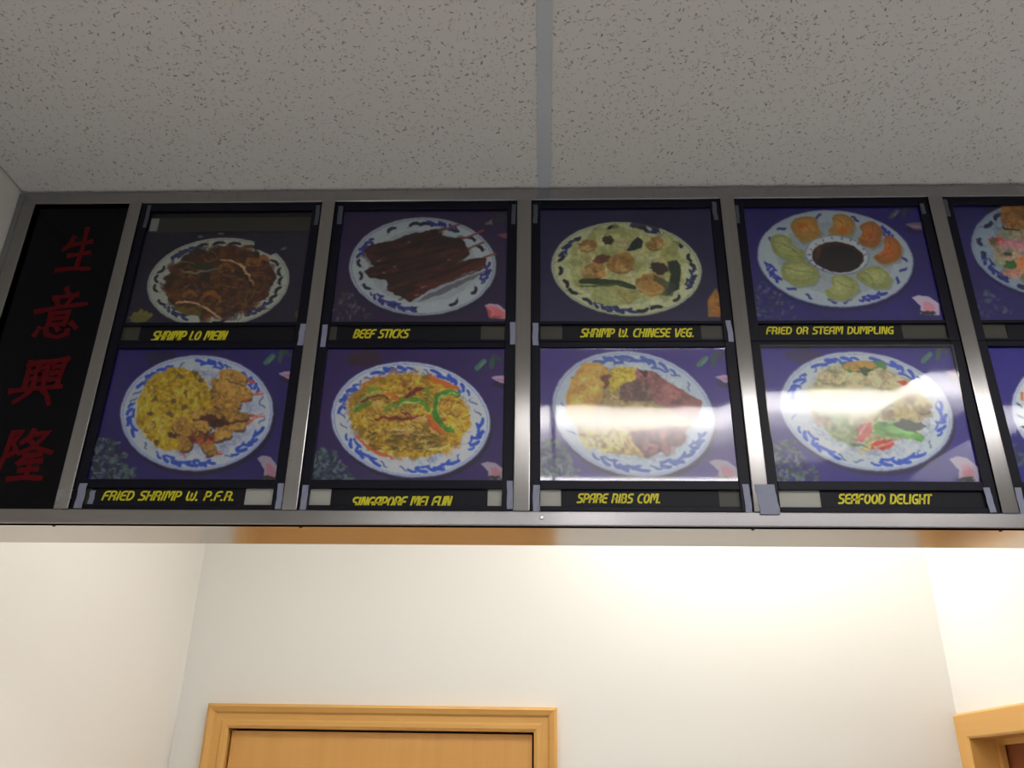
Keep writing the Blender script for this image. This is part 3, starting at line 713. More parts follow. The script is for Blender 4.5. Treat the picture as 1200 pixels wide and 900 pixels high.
def d_shrimp_veg(p):
    p.am = 0.5
    p.backdrop((25, 20, 62))
    p.plate((587, 450), (418, 0), (28, 262), (150, 154, 124), (70, 78, 100), (90, 98, 96))
    for d in (248, 262, 225, 196, 178, 160, 148, 130, 285, 310, 325, 345, 358, 22, 45, 68, 80): p.swirl(d, (24, 32, 38), .88, 14, 3.4)
    for d in (212, 112, 12, 100, 300): p.motif(d, 10, (30, 44, 84), .86)
    F = ((585, 430), (330, 8), (14, 198))
    p.ell(*F[0], F[1], F[2], (140, 144, 100), 1, .09, 40)
    p.scatter(*F, 90, (14, 40), [(150, 152, 108), (128, 132, 82), (116, 122, 72), (162, 162, 128), (142, 136, 92)], 1.7, .6)
    for x, y, r in ((372, 322, 52), (405, 462, 66), (560, 420, 80), (715, 530, 78), (745, 315, 50)):
        p.blob(x, y, r, r*.72, (138, 108, 60), -15, .12); p.scatter((x, y), (r*.8, 0), (0, r*.5), 16, (6, 14), [(158, 122, 70), (120, 84, 46), (150, 134, 90), (116, 94, 50)], 2.0, .7)
        p.stroke([(x-r*.8, y+r*.5), (x, y+r*.75), (x+r*.85, y+r*.4)], 8, (92, 70, 36), .6)
    p.stroke([(320, 515), (430, 520), (560, 528), (640, 556)], 34, (42, 58, 34)); p.stroke([(330, 545), (420, 545), (560, 535)], 12, (64, 82, 40))
    p.poly([(405, 548), (520, 545), (640, 570), (670, 610), (600, 645), (500, 655), (405, 630)], (132, 136, 92)); p.poly([(520, 560), (600, 565), (655, 605), (600, 640), (540, 600)], (140, 134, 78), .8)
    p.stroke([(540, 570), (570, 610), (610, 645)], 6, (104, 100, 60), .8)
    p.poly([(590, 350), (610, 300), (650, 272), (680, 300), (672, 335), (630, 350)], (32, 44, 40)); p.blob(485, 290, 32, 24, (62, 50, 40), 10, .15)
    p.blob(445, 395, 48, 26, (96, 62, 44), -10, .15); p.blob(770, 445, 50, 34, (60, 48, 44), 10, .15)
    p.poly([(815, 408), (865, 400), (892, 450), (880, 560), (800, 600), (830, 500)], (34, 50, 36)); p.poly([(740, 480), (860, 540), (840, 600), (720, 590)], (52, 64, 44), .8)
    p.blob(720, 555, 74, 42, (140, 112, 62), 10, .1); p.stroke([(650, 560), (720, 590), (790, 570)], 6, (160, 132, 84))
    p.poly([(700, 210), (770, 250), (770, 220), (620, 185), (600, 215), (700, 240)], (32, 28, 60), .9)
    p.poly([(1080, 555), (1108, 600), (1108, 715), (1040, 715), (1035, 625)], (120, 88, 34)); p.scatter((1075, 650), (26, 0), (0, 50), 20, (5, 10), [(140, 104, 44), (96, 64, 26), (150, 90, 40)], 1.6)

def d_dumpling(p):
    p.am = 0.35
    p.backdrop((27, 17, 92)); 
    p.parsley(270, 600, 250, 200, [(44, 58, 84), (34, 40, 80), (66, 82, 104), (28, 34, 66)], 120)
    p.corners((935, 135), (1010, 212), (1005, 580, 150, 105), (58, 68, 84), (86, 78, 96))
    p.plate((594, 383), (420, 0), (40, 262), (132, 142, 146), (90, 98, 130), (130, 140, 150), (16, 10, 60))
    for d in (240, 224, 205, 260, 292, 172, 152, 118, 135, 85, 98, 62, 30, 15, 322, 0): p.squig(d, (44, 52, 120), .88, 9, 3)
    for d in (160, 62, 318): p.motif(d, 8, (42, 48, 128), .87)
    def dump(pts, col, hl, cr):
        p.poly([(x+8, y+10) for x, y in pts], (100, 108, 96), .7)
        P_ = [np.array(q, float) for q in pts]
        for _ in range(2): P_ = sum([[P_[i]*.75+P_[(i+1) % len(P_)]*.25, P_[i]*.25+P_[(i+1) % len(P_)]*.75] for i in range(len(P_))], [])
        p.poly(P_, col); cx = sum(q[0] for q in pts)/len(pts); cy = sum(q[1] for q in pts)/len(pts)
        p.poly([((x-cx)*.72+cx-4, (y-cy)*.66+cy-8) for x, y in P_], hl, .55)
        p.poly([((x-cx)*.38+cx-8, (y-cy)*.36+cy-10) for x, y in P_], tuple(min(255, v*1.08) for v in hl), .5)
        for q in cr: p.stroke(q, 7, tuple(v*.8 for v in col), .7)
    GRN, GH = (116, 122, 74), (134, 138, 92)
    FR, FH = (132, 104, 52), (150, 112, 54)
    dump([(345, 195), (400, 155), (490, 155), (495, 205), (525, 240), (480, 285), (410, 300), (370, 255)], FR, FH, [[(380, 190), (430, 200), (470, 240)]])
    dump([(570, 155), (620, 135), (690, 165), (700, 215), (680, 265), (540, 250), (590, 200)], FR, FH, [[(590, 165), (640, 190), (620, 230)]])
    dump([(715, 205), (790, 172), (850, 225), (840, 300), (790, 330), (705, 295), (750, 240)], (128, 84, 42), (150, 96, 48), [[(790, 190), (800, 240), (760, 300)]])
    dump([(850, 260), (910, 262), (960, 320), (940, 395), (850, 420), (785, 370), (860, 345)], (128, 84, 40), (150, 92, 44), [[(880, 280), (890, 340), (830, 380)]])
    for c_ in ((410, 205), (640, 230), (780, 250), (880, 340)): p.blob(c_[0], c_[1], 34, 13, (150, 84, 34), -20, .3, .8)
    dump([(235, 270), (290, 245), (350, 265), (360, 305), (440, 350), (425, 395), (330, 395), (255, 345)], GRN, GH, [[(260, 290), (330, 310), (400, 360)]])
    dump([(300, 410), (370, 390), (470, 400), (515, 470), (480, 520), (380, 535), (300, 480)], GRN, GH, [[(320, 430), (400, 450), (480, 460)]])
    dump([(560, 480), (640, 465), (700, 490), (725, 555), (650, 610), (560, 600), (525, 550), (590, 540)], GRN, GH, [[(600, 500), (650, 530), (700, 540)]])
    dump([(690, 475), (760, 425), (840, 420), (905, 490), (880, 545), (800, 545), (740, 510)], GRN, GH, [[(740, 450), (790, 480), (800, 530)]])
    p.ell(603, 365, (172, 6), (12, 106), (104, 112, 128)); p.ell(603, 362, (164, 6), (12, 100), (146, 152, 152)); 
    for k in range(18): p.blob(603+150*math.cos(k*.349), 362+90*math.sin(k*.349), 9, 5, (52, 62, 124), k*20, .2, .8)
    p.ell(606, 374, (140, 4), (8, 83), (48, 22, 20)); p.ell(614, 382, (122, 4), (8, 70), (22, 14, 20)); p.blob(500, 350, 16, 42, (84, 40, 26), 10, .2, .6)

def common(p, leaf, petal, garlic, pars, lc=(66, 112, 98), pc=(160, 140, 164)):
    if pars: p.parsley(*pars, [(50, 70, 84), (36, 48, 70), (100, 122, 126), (24, 30, 52), (70, 94, 92), (86, 108, 104)], 260)
    p.corners(leaf, petal, garlic, lc, pc)

def d_fried_shrimp(p):
    p.backdrop((36, 24, 104)); p.blob(440, 120, 80, 36, (34, 28, 56), 0, .2, .7)
    common(p, (985, 120), (1045, 208), (905, 585, 100, 120), (235, 605, 240, 190))
    p.plate((615, 384), (367, -4), (-6, 277), (166, 174, 192), (104, 112, 146), (96, 104, 170))
    for d in (218, 205, 196, 190, 255, 245, 140, 125, 108, 300, 312, 335, 345, 352, 80, 95, 10, 60): p.squig(d, (92, 106, 140))
    for d, z in ((228, 12), (282, 9), (172, 12), (107, 11), (36, 13), (84, 7), (322, 8)): p.motif(d, z)
    F = ((510, 365), (182, -10), (-8, 195))
    p.ell(*F[0], F[1], F[2], (166, 140, 40), 1, .04, 50); p.ell(480, 350, (140, 0), (0, 170), (178, 154, 54), .7, .06)
    p.scatter(*F, 500, (3, 9), [(186, 166, 66), (160, 132, 38), (196, 176, 88), (140, 112, 36), (174, 146, 48)], 1.9, .7, 1.0)
    for x, y in ((540, 205), (610, 195), (638, 225), (562, 285), (415, 315), (508, 330), (395, 385), (490, 392), (553, 356), (425, 522), (410, 440), (500, 490)):
        p.blob(x, y, 17, 12, (104, 74, 52), p.rng.random()*90, .35, .85); p.blob(x+4, y-4, 8, 5, (86, 92, 56), 0, .3, .7)
    for x, y in ((440, 410), (400, 440), (600, 255), (370, 300), (450, 470)): p.blob(x, y, 18, 14, (186, 164, 90), 20, .3, .6)
    SH = [(172, 138, 72), (158, 124, 60), (184, 150, 82)]
    def shrimp(pts, w_, tail=None):
        if tail: p.stroke([pts[-1], tail], 22, (188, 88, 52)); p.stroke([pts[-1], (tail[0]-6, tail[1]-14)], 14, (176, 104, 60))
        p.stroke([(x+4, y+12) for x, y in pts], w_*1.12, (84, 54, 34), .9)
        p.stroke(pts, w_, SH[p.rng.integers(3)])
        for _ in range(26):
            i = p.rng.integers(len(pts)-1); t = p.rng.random(); x = pts[i][0]*(1-t)+pts[i+1][0]*t+(p.rng.random()-.5)*w_*.7; y = pts[i][1]*(1-t)+pts[i+1][1]*t+(p.rng.random()-.5)*w_*.7
            p.blob(x, y, 9, 6, [(176, 142, 74), (126, 88, 40), (160, 122, 50)][p.rng.integers(3)], p.rng.random()*180, .3, .7)
    shrimp([(720, 200), (790, 200), (850, 235)], 56, (895, 240)); shrimp([(690, 230), (740, 260), (820, 290), (880, 300)], 66, (935, 290))
    shrimp([(680, 280), (760, 330), (830, 330)], 56, (870, 335)); shrimp([(690, 330), (770, 360), (810, 375)], 40)
    shrimp([(590, 390), (680, 400), (780, 430), (850, 440)], 60, (905, 405)); shrimp([(660, 370), (760, 400), (860, 400)], 44, (940, 400))
    p.scatter((690, 425), (70, 10), (0, 18), 26, (6, 14), [(74, 40, 30), (92, 50, 34), (58, 34, 28)], 2, .8)
    shrimp([(520, 410), (550, 450), (590, 490)], 84, None); shrimp([(540, 430), (560, 500), (555, 560)], 66, (562, 598))
    shrimp([(610, 450), (640, 440), (670, 470)], 50); shrimp([(640, 500), (670, 540), (690, 580)], 60, (738, 578)); shrimp([(690, 510), (720, 480), (780, 470)], 54, (700, 485))
    p.scatter((640, 510), (60, 0), (0, 26), 20, (6, 14), [(120, 54, 40), (92, 46, 34), (168, 82, 54)], 1.8, .8); p.blob(500, 492, 28, 16, (86, 54, 34), 0, .4)

def d_mei_fun(p):
    p.backdrop((48, 26, 98)); p.c *= (0.9+0.2*p.noise(120))[:, :, None]
    p.blob(360, 120, 80, 40, (52, 26, 44), 0, .2, .8); p.blob(310, 140, 40, 20, (44, 26, 44), 0, .2, .8)
    common(p, (935, 145), (1000, 228), (912, 615, 115, 85), (215, 640, 230, 160))
    p.plate((577, 415), (380, 0), (25, 277), (172, 182, 204), (108, 112, 150), (70, 74, 150))
    for d in (277, 288, 236, 226, 185, 172, 100, 117, 352, 340, 50, 63, 214): p.squig(d, (92, 104, 140))
    for d, z in ((257, 11), (310, 13), (205, 12), (140, 14), (73, 14), (17, 12)): p.motif(d, z)
    F = ((572, 398), (288, 10), (14, 200))
    p.ell(*F[0], F[1], F[2], (178, 148, 52), 1, .035, 60)
    p.scatter(*F, 260, (8, 24), [(170, 138, 44), (144, 110, 30), (180, 148, 62), (128, 104, 34), (160, 124, 30)], 2.0, .55)
    p.strands(*F, 420, 90, 4, [(196, 164, 74), (128, 98, 30), (184, 148, 54), (208, 182, 104), (112, 88, 34)], .75)
    for _ in range(70): 
        x, y = 380+p.rng.random()*340, 470+p.rng.random()*100; p.blob(x, y, 16, 5, [(96, 84, 34), (120, 104, 44), (80, 74, 36)][p.rng.integers(3)], -30+p.rng.random()*60, .3, .7)
    ORG = (206, 104, 40)
    p.poly([(668, 206), (740, 228), (815, 262), (800, 276), (735, 262), (665, 228)], ORG); p.stroke([(660, 390), (690, 440), (740, 490)], 24, ORG); p.stroke([(310, 490), (360, 540), (440, 580), (500, 602)], 16, (196, 104, 48)); p.stroke([(340, 250), (400, 225), (440, 215)], 10, (180, 110, 40)); p.stroke([(455, 285), (490, 300), (520, 320)], 24, (190, 104, 40), .8)
    p.stroke([(650, 385), (665, 430), (700, 470)], 12, (178, 92, 60))
    GR = (92, 138, 44)
    p.stroke([(815, 300), (770, 280), (715, 290), (690, 350), (700, 410), (735, 455), (785, 470)], 34, (78, 132, 46)); p.stroke([(805, 296), (765, 288), (725, 300), (706, 350), (715, 405)], 9, (138, 168, 90))
    p.stroke([(500, 345), (545, 320), (610, 318), (650, 350), (658, 380)], 26, GR); p.stroke([(445, 385), (480, 350), (540, 345)], 22, (118, 140, 56)); p.stroke([(310, 385), (350, 345), (400, 330)], 22, (98, 132, 48)); p.stroke([(300, 380), (340, 320), (400, 290), (450, 285)], 12, (132, 150, 84))
    p.stroke([(370, 285), (400, 262), (430, 268)], 16, (112, 140, 50)); p.stroke([(650, 260), (660, 300), (690, 330)], 18, (112, 138, 50)); p.stroke([(515, 350), (550, 328), (620, 330)], 6, (176, 186, 130))
    RD = (124, 46, 38)
    p.stroke([(545, 312), (590, 280), (645, 266)], 20, RD); p.stroke([(340, 335), (400, 298), (460, 300), (470, 322)], 12, (120, 60, 40)); p.stroke([(400, 415), (470, 405), (560, 415), (640, 390)], 16, (118, 50, 40)); p.stroke([(520, 372), (580, 400), (620, 425)], 10, (138, 62, 52))
    for _ in range(36): 
        x, y = 520+(p.rng.random()-.5)*260, 400+(p.rng.random()-.5)*60; p.stroke([(x, y), (x+28, y-8+p.rng.random()*16)], 6, [(120, 48, 40), (150, 80, 60), (94, 46, 34)][p.rng.integers(3)], .85)
    for x, y in ((545, 250), (735, 405), (750, 330)): p.strands((x, y), (24, 0), (0, 18), 8, 26, 5, [(150, 66, 40), (120, 56, 36)])
    for x, y in ((420, 340), (620, 415), (560, 470)): p.blob(x, y, 30, 18, (190, 156, 92), 0, .25, .8)
    p.stroke([(640, 510), (650, 555), (700, 560), (765, 530)], 14, (186, 176, 104)); p.stroke([(470, 470), (540, 462), (600, 470)], 12, (188, 170, 108))

def d_spare_ribs(p):
    p.backdrop((52, 30, 122))
    common(p, (895, 130), (970, 225), (902, 605, 140, 100), (190, 600, 220, 190))
    p.plate((540, 388), (385, 0), (52, 302), (160, 170, 180), (110, 116, 144), (110, 118, 168))
    for d in (222, 238, 188, 175, 315, 330, 345, 80, 60, 100, 160, 270): p.squig(d, (90, 104, 140))
    for d, z in ((290, 15), (258, 9), (108, 15), (60, 12), (30, 8)): p.motif(d, z, (74, 98, 158))
    F = ((520, 385), (290, 10), (20, 210))
    p.ell(*F[0], F[1], F[2], (146, 128, 84), 1, .05, 50)
    p.scatter(*F, 360, (4, 12), [(170, 156, 92), (150, 130, 70), (182, 172, 120), (136, 116, 66)], 1.9, .6)
    p.poly([(300, 145), (370, 142), (415, 165), (412, 225), (380, 320), (350, 420), (215, 400), (220, 300), (250, 215)], (176, 144, 70)); p.poly([(310, 160), (390, 160), (380, 220), (330, 380), (240, 360), (265, 230)], (190, 160, 88), .7)
    p.scatter((310, 280), (70, -30), (20, 120), 50, (6, 14), [(196, 164, 94), (164, 128, 60), (186, 150, 76)], 1.9, .5)
    p.poly([(425, 175), (545, 165), (555, 215), (480, 250), (430, 300)], (176, 158, 60), .9); p.scatter((480, 205), (60, 0), (0, 36), 60, (4, 9), [(190, 172, 70), (160, 140, 50)], 1.8)
    p.scatter((410, 230), (16, 0), (0, 30), 10, (8, 13), [(116, 70, 44)], 1.2, .9)
    p.poly([(560, 172), (620, 180), (760, 270), (870, 330), (850, 420), (760, 400), (640, 330), (545, 215)], (134, 88, 86)); p.poly([(560, 172), (605, 185), (600, 215), (575, 190)], (70, 48, 50)); p.poly([(600, 200), (760, 285), (800, 340), (700, 310)], (154, 104, 98), .7)
    p.poly([(480, 250), (540, 222), (620, 240), (640, 330), (470, 325)], (112, 84, 74)); p.scatter((560, 275), (70, 0), (0, 46), 50, (6, 14), [(84, 64, 62), (130, 96, 82), (100, 74, 66)], 1.7, .7)
    p.poly([(520, 470), (800, 440), (790, 520), (680, 570), (600, 605), (550, 540)], (112, 74, 76), .9); p.scatter((660, 520), (110, 0), (0, 56), 60, (7, 16), [(136, 92, 92), (96, 62, 66), (150, 110, 108)], 1.8, .6)
    p.scatter((400, 500), (120, 0), (0, 70), 160, (4, 9), [(182, 172, 104), (160, 146, 84), (190, 184, 132)], 1.9, .7)

def d_seafood(p):
    p.backdrop((40, 27, 124)); p.blob(300, 110, 90, 34, (44, 30, 60), 0, .2, .7)
    common(p, (905, 110), (1010, 200), (990, 590, 140, 120), (255, 610, 240, 190))
    p.plate((594, 376), (409, 0), (65, 286), (166, 176, 186), (106, 112, 146), (120, 130, 170))
    for d in (222, 236, 105, 118, 340, 350, 40, 55, 190, 175): p.squig(d, (90, 106, 140))
    for d, z in ((253, 12), (303, 14), (205, 12), (140, 14), (72, 14), (8, 12)): p.motif(d, z)
    F = ((590, 345), (272, 4), (40, 192))
    p.ell(*F[0], F[1], F[2], (150, 150, 116), 1, .08, 40)
    p.scatter(*F, 120, (10, 30), [(166, 166, 132), (140, 142, 100), (180, 178, 150), (152, 140, 104), (120, 132, 84)], 1.8, .55)
    p.poly([(470, 150), (560, 135), (670, 135), (690, 165), (640, 205), (560, 205), (490, 180)], (74, 124, 54)); p.blob(560, 160, 80, 24, (166, 132, 66), -3, .15); p.blob(590, 185, 40, 18, (62, 84, 50), 0, .2)
    for x, y, rx, ry in ((540, 225, 60, 36), (660, 220, 70, 46), (740, 240, 50, 34), (420, 215, 70, 26), (400, 290, 60, 40), (500, 300, 70, 46)): 
        p.blob(x+4, y+8, rx, ry, (126, 122, 88), 8, .12, .7); p.blob(x, y, rx, ry, (176, 166, 130), 8, .12)
    p.blob(770, 240, 24, 16, (178, 72, 60), 10, .3)
    p.poly([(780, 275), (870, 300), (910, 345), (890, 380), (820, 400), (770, 430), (710, 400), (720, 320)], (160, 148, 92)); p.scatter((810, 340), (80, 20), (0, 60), 30, (10, 22), [(176, 166, 110), (146, 132, 76), (138, 118, 62)], 1.7, .6); p.stroke([(830, 380), (870, 385), (900, 375)], 9, (74, 58, 34))
    p.poly([(630, 425), (740, 430), (870, 490), (860, 518), (720, 500), (620, 480)], (88, 144, 62)); p.poly([(650, 440), (740, 450), (830, 490), (720, 480)], (120, 166, 88), .7)
    p.blob(800, 445, 74, 26, (48, 66, 44), 6, .15); p.blob(850, 450, 24, 18, (60, 60, 70), 0, .2)
    p.stroke([(555, 575), (620, 535), (700, 500)], 20, (176, 166, 116)); p.poly([(610, 550), (650, 515), (715, 508), (725, 540), (680, 562)], (186, 72, 64)); p.stroke([(630, 552), (680, 535), (720, 520)], 7, (206, 150, 130))
    p.poly([(515, 500), (550, 450), (610, 425), (615, 480), (580, 520), (530, 518)], (180, 92, 84)); p.stroke([(540, 500), (570, 470), (600, 440)], 8, (206, 150, 140))
    p.scatter((460, 450), (90, 20), (10, 60), 40, (8, 18), [(120, 140, 90), (150, 160, 124), (98, 120, 70)], 1.8, .6); p.blob(380, 420, 50, 30, (150, 120, 104), 10, .2, .6); p.blob(690, 390, 30, 34, (128, 96, 84), 0, .2, .6)
    p.stroke([(430, 490), (520, 530), (600, 545)], 14, (110, 130, 80)); p.stroke([(625, 445), (700, 365), (815, 275)], 6, (186, 176, 150), .6)

def d_right_up(p):
    p.backdrop((24, 16, 86)); p.blob(390, 205, 60, 30, (22, 20, 36), 0, .2, .8)
    p.parsley(380, 700, 230, 130, [(50, 60, 84), (36, 40, 66), (70, 80, 96)], 60)
    p.plate((680, 412), (418, 0), (50, 258), (116, 128, 140), (66, 74, 110), (96, 106, 130), (14, 10, 50))
    for d in (172, 190, 215, 228, 240, 140, 120, 110): p.swirl(d, (26, 36, 66), .88, 16, 3)
    p.motif(152, 13, (30, 44, 110), .86)
    p.ell(690, 440, (330, 20), (40, 190), (126, 124, 106), 1, .08)
    p.scatter((600, 440), (220, 0), (0, 140), 130, (8, 22), [(140, 96, 98), (112, 122, 84), (150, 132, 110), (104, 92, 72), (130, 140, 110)], 1.8, .6)
    p.blob(395, 370, 42, 20, (164, 48, 54), 5, .2); p.blob(480, 385, 90, 22, (158, 104, 120), 6, .25, .8); p.blob(380, 372, 16, 22, (60, 90, 52), 0, .3, .8)
    p.blob(470, 495, 32, 26, (52, 96, 48), 0, .2); p.blob(530, 490, 34, 40, (186, 110, 72), 0, .2); p.blob(450, 435, 26, 12, (58, 66, 52), 0, .2); p.blob(480, 540, 40, 24, (150, 110, 96), 0, .3)
    p.poly([(420, 170), (620, 170), (620, 320), (470, 305), (420, 270)], (128, 92, 50)); p.scatter((500, 240), (80, 0), (0, 60), 40, (8, 18), [(142, 106, 58), (112, 76, 38)], 1.8, .6)
    p.poly([(420, 270), (440, 300), (520, 310), (520, 318), (430, 310)], (50, 40, 34))

def d_right_low(p):
    p.backdrop((30, 20, 118)); p.parsley(310, 500, 80, 110, [(44, 60, 84), (34, 40, 80), (66, 82, 104)], 60)
    p.poly([(315, 190), (360, 190), (360, 265), (315, 265)], (34, 26, 80), .5)
    p.plate((588, 352), (301, 0), (40, 226), (168, 176, 190), (104, 112, 146), (96, 104, 170), (20, 14, 70))
    for d in (178, 166, 190, 150, 215, 240, 265, 290, 315, 340, 5, 30, 55, 80, 105, 130): p.squig(d, (30, 40, 80), .9, 5, 2)
    p.ell(600, 350, (215, 0), (28, 160), (168, 146, 84), 1, .06); p.scatter((600, 350), (200, 0), (20, 150), 240, (6, 16), [(184, 160, 96), (150, 124, 64), (120, 130, 72), (170, 110, 70)], 1.8, .6)
    p.poly([(320, 265), (333, 265), (333, 300), (322, 300)], (170, 120, 60))

# ------------------------------------------------------------------ holders, one per printed dish
LOW = dict(z0=IB+0.0004, ph=(CAMZ+.3565, CAMZ+.5503), st=(CAMZ+.3222, CAMZ+.3446), z1=CAMZ+.5588)
UPP = dict(z0=CAMZ+.5592, ph=(CAMZ+.5917, CAMZ+.7862), st=(CAMZ+.5630, CAMZ+.5866), z1=IT-0.0004)
YP = YB+0.0062            # print plane
def holder(bay, row, label, reg, sc, draw, gain, text=None, tx=None, tz=None, lab=None, clip=None, curl=False, fold=False, drop=False, card=('card', 'card'), seed=1):
    x0, x1 = MUL[bay][1]+0.0004, (MUL[bay+1][0] if bay+1 < len(MUL) else BXR)-0.0004
    R_ = UPP if row else LOW
    e = empty('menu_holder', ((x0+x1)/2, YB+0.008, R_['z0']), label, 'menu picture', 'printed dish pictures in black holders on the menu board')
    O = tuple(e.location); px0, px1 = x0+0.0130, x1-0.0141
    pz0, pz1 = R_['ph']; sz0, sz1 = R_['st']
    yf, yb = YB+0.0018, YB+0.0052
    B = 0.0
    boxes('frame', [((x0, yf, R_['z0']), (px0, yb, R_['z1'])), ((px1, yf, R_['z0']), (x1, yb, R_['z1'])), ((px0, yf, pz1), (px1, yb, R_['z1'])),
                    ((px0, yf, sz1), (px1, yb, pz0)), ((px0, yf, R_['z0']), (px1, yb, sz0))], M['black'], e, 0.0007, O)
    boxes('backing', [((x0, YB+0.0080, R_['z0']), (x1, YB+0.0110, R_['z1']))], M['backing'], e, 0, O)
    top = CAMZ+0.7500 if drop else pz1+0.0022
    p = Print(reg, sc, YP, px0-0.0022, px1+0.0022, pz0-0.0022, top, gain, seed)
    draw(p); p.organic(); p.mesh('photo', e, O)
    if drop:
        boxes('spacer', [((px0+0.002, YP+0.0004, CAMZ+.7510), (px1-0.002, YP+0.0010, CAMZ+.7765))], M['smoke'], e, 0, O)
        boxes('spacer', [((px0+0.004, YP-0.0003, CAMZ+.7525), (px0+0.016, YP+0.0002, CAMZ+.7755))], M['card'], e, 0, O)
    # clear sheet over the photo
    bm = bmesh.new(); n_ = 40; grid = []
    for i in range(n_+1):
        rw = []
        for j in range(n_+1):
            u, v = j/n_, i/n_
            X = px0-0.0018+(px1-px0+0.0036)*u; Z = pz0-0.0018+(pz1-pz0+0.0036)*v
            Y = YB+0.0056
            if curl:
                for d_ in (u*(px1-px0), (1-u)*(px1-px0), v*(pz1-pz0), (1-v)*(pz1-pz0)):
                    if d_ < 0.012: Y -= 0.0007*((0.012-d_)/0.012)**2
            if fold:                                   # creased sheet: flat part leans out, lower right part falls back
                aa, bb = u*(px1-px0), v*(pz1-pz0)
                sd = (aa-0.79*(px1-px0))*0.68-(bb-0.77*(pz1-pz0))*0.73
                Y += -0.0044-0.0036*(v-0.5)+(0.040*sd if sd > 0 else 0)
                Y = min(Y, YB+0.0058)
            rw.append(bm.verts.new((X-O[0], min(Y, YP-0.0002)-O[1], Z-O[2])))
        grid.append(rw)
    for i in range(n_):
        for j in range(n_): bm.faces.new((grid[i][j], grid[i][j+1], grid[i+1][j+1], grid[i+1][j])).smooth = True
    me = bpy.data.meshes.new('cover_sheet'); bm.to_mesh(me); bm.free(); link('cover_sheet', me, M['haze' if curl or fold else 'cover'], e)
    # label slot
    boxes('slot_card', [((px0-0.002, YP+0.0006, sz0-0.001), ((px0+px1)/2, YP+0.0012, sz1+0.001))], M[card[0]], e, 0, O)
    boxes('slot_card', [(((px0+px1)/2, YP+0.0006, sz0-0.001), (px1+0.002, YP+0.0012, sz1+0.001))], M[card[1]], e, 0, O)
    if lab is None: lab = (px0+0.02, px1-0.02)
    ls = boxes('label_strip', [((lab[0], YP-0.0004, sz0-0.0012), (lab[1], YP, sz1+0.0012))], M['label'], e, 0, O)
    if text:
        ltr = lettering(text, tx[0], tx[1], tz[0], tz[1], YP-0.0004, ls, O, clip=clip, slope=0.014 if clip else 0.0)
    return e, O, (x0, x1, px0, px1, R_)
def XZ(x0, y0, x1, y1):
    a = pix(x0, y0, YP); b = pix(x1, y1, YP); c_ = pix(x0, y1, YP); d_ = pix(x1, y0, YP)
    return (c_[0], b[0]), ((c_[1]+b[1])/2, (a[1]+d_[1])/2)
C1, C2, C3, C4 = (140, 220), (370, 220), (610, 220), (850, 220)
L1, L2, L3, L4 = (80, 390), (340, 390), (610, 390), (870, 390)
KU, KL = 2.35, 1.95
tapes = []
def tape(h, x, z, wd=0.0078, ln=0.034, rot=0.0, y=None):
    tm = M['tape_shaded'] if z > CAMZ+0.7 else M['tape']  # top tapes get a darker copy: their dimmer light is in the colour
    e, O, _ = h
    bm = bmesh.new(); n_ = 5; rows = []
    yy = (YB+0.0012) if y is None else y
    for i in range(n_+1):
        t = i/n_; j = random.uniform(-.0005, .0005)
        rows.append([bm.verts.new((x+sx_*wd/2+j+rot*(t-.5)*ln-O[0], yy-0.0003*math.sin(t*9)*k_-O[1], z+(t-.5)*ln-O[2])) for sx_, k_ in ((-1, 1), (0, -.4), (1, 1))])
    for i in range(n_):
        for k_ in range(2): bm.faces.new((rows[i][k_], rows[i][k_+1], rows[i+1][k_+1], rows[i+1][k_]))
    ob = fin('tape', bm, tm, e)
    md = ob.modifiers.new('s', 'SOLIDIFY'); md.thickness = 0.0003; md.offset = 1
    return ob
def TP(h, xp, y0, y1, wd=0.0078, rot=0.0, y=None):
    X, Z0 = pix(xp, (y0+y1)/2, YB); _, za = pix(xp, y0, YB); _, zb2 = pix(xp, y1, YB)
    return tape(h, X, Z0, wd, abs(za-zb2), rot, y)

random.seed(11)
tx, tz = XZ(177, 388, 266, 399.5)
h = holder(0, 1, 'upper menu picture of brown shrimp noodles, slipped down in its holder', C1, 4.736, d_shrimp_lo_mein, KU, 'SHRIMP LO MEIN', tx, tz, (-0.5745, -0.352), drop=True, card=('smoke', 'label'), seed=3)
TP(h, 172, 240, 266, 0.0055); TP(h, 371.5, 240, 263, 0.006); TP(h, 353.5, 379, 404, 0.0085)
boxes('slip_corner', [((-0.5985+0.004, YP-0.0009, CAMZ+.5640), (-0.5985+0.016, YP-0.0006, CAMZ+.5800))], M['smoke'], h[0], 0, h[1])
tx, tz = XZ(413.5, 386, 480, 396.5)
h = holder(1, 1, 'upper menu picture of dark brown beef skewers on a blue and white plate', C2, 4.736, d_beef_sticks, KU, 'BEEF STICKS', tx, tz, (-0.2905, -0.086), card=('smoke', 'smoke'), seed=4)
TP(h, 398.5, 241, 262, 0.0075); TP(h, 602, 239, 262, 0.006); TP(h, 379.5, 380, 406, 0.0072); TP(h, 601, 377, 403, 0.0082)
tx, tz = XZ(680, 385, 815.5, 395.5)
h = holder(2, 1, 'upper menu picture of shrimp with pale green vegetables', C3, 4.736, d_shrimp_veg, KU, 'SHRIMP W. CHINESE VEG.', tx, tz, (0.0285, 0.222), card=('smoke', 'smoke'), seed=5)
TP(h, 627.5, 239, 261, 0.0065); TP(h, 838, 236, 257, 0.006, -.02); TP(h, 627.5, 378, 404, 0.0080); TP(h, 855.5, 375, 400, 0.0070, -.05)
tx, tz = XZ(898, 383, 1049, 392)
h = holder(3, 1, 'upper menu picture of pale and browned dumplings around a bowl of dark sauce', C4, 4.615, d_dumpling, KU, 'FRIED OR STEAM DUMPLING', tx, tz, (0.3005, 0.4985), card=('label', 'smoke'), seed=6)
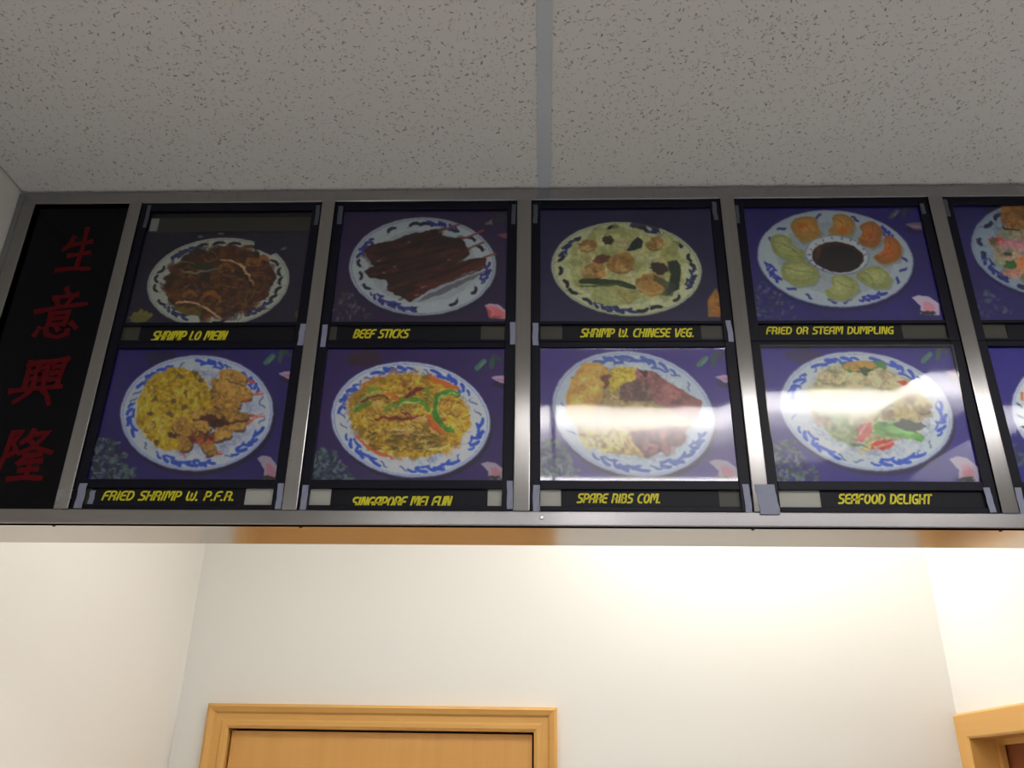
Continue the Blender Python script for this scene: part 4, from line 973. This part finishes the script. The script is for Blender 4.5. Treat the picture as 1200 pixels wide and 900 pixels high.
TP(h, 864.5, 240, 261, 0.005); TP(h, 1082, 238, 250, 0.006)
tx, tz = XZ(119, 575.5, 276, 587)
h = holder(0, 0, 'lower menu picture of yellow fried rice with battered shrimp, beside the Chinese sign', L1, 4.09, d_fried_shrimp, KL, 'FRIED SHRIMP W. P.F.R.', tx, tz, (-0.590, -0.386), card=('smoke', 'card'), seed=7)
TP(h, 94, 566, 595, 0.0105); TP(h, 105, 573, 589, 0.007, 0, YP-0.0006); TP(h, 327.5, 566, 596, 0.0078)
tx, tz = XZ(411, 582, 530, 594.5)
h = holder(1, 0, 'lower menu picture of yellow noodles with green pepper rings', L2, 4.09, d_mei_fun, KL, 'SINGAPORE MEI FUN', (tx[0], tx[1]), (tz[0]-.0012, tz[1]-.0007), (-0.2735, -0.070), clip=LOW['st'][0]+0.0002, card=('card', 'card'), seed=8)
TP(h, 356.5, 568, 597, 0.0080); TP(h, 597.5, 563, 596, 0.0078)
tx, tz = XZ(676, 578.5, 776, 590)
h = holder(2, 0, 'lower menu picture of spare ribs with an egg roll, washed by glare', L3, 4.093, d_spare_ribs, KL, 'SPARE RIBS COM.', tx, tz, (0.0244, 0.2258), curl=True, card=('card', 'smoke'), seed=9)
TP(h, 628.5, 568, 599, 0.0088); TP(h, 876, 567, 600, 0.0080, -.02)
tx, tz = XZ(982.5, 579, 1093.7, 591)
h = holder(3, 0, 'lower menu picture of mixed seafood with a green pod and red crab', L4, 4.09, d_seafood, KL, 'SEAFOOD DELIGHT', tx, tz, (0.3533, 0.5600), curl=False, fold=True, card=('card', 'label'), seed=10)
TP(h, 899, 568, 603, 0.0245, -.10, YB-0.0016); TP(h, 1160.5, 571, 600, 0.008, -.05)
tx, tz = XZ(1190, 385.5, 1300, 397)
h = holder(4, 1, 'cut-off upper menu picture at the right edge, above the other cut-off one', (1080, 200), 4.5, d_right_up, KU, 'S', (0.6795, 0.6885), (CAMZ+0.5670, CAMZ+0.5805), (0.640, 0.850), card=('smoke', 'smoke'), seed=12)
TP(h, 1108.5, 233, 253, 0.009)
h = holder(4, 0, 'cut-off lower menu picture at the right edge, mostly plain blue-violet', (1100, 380), 3.333, d_right_low, KL, None, None, None, (0.66, 0.850), card=('card', 'card'), seed=13)
TP(h, 1197, 571, 602, 0.008)
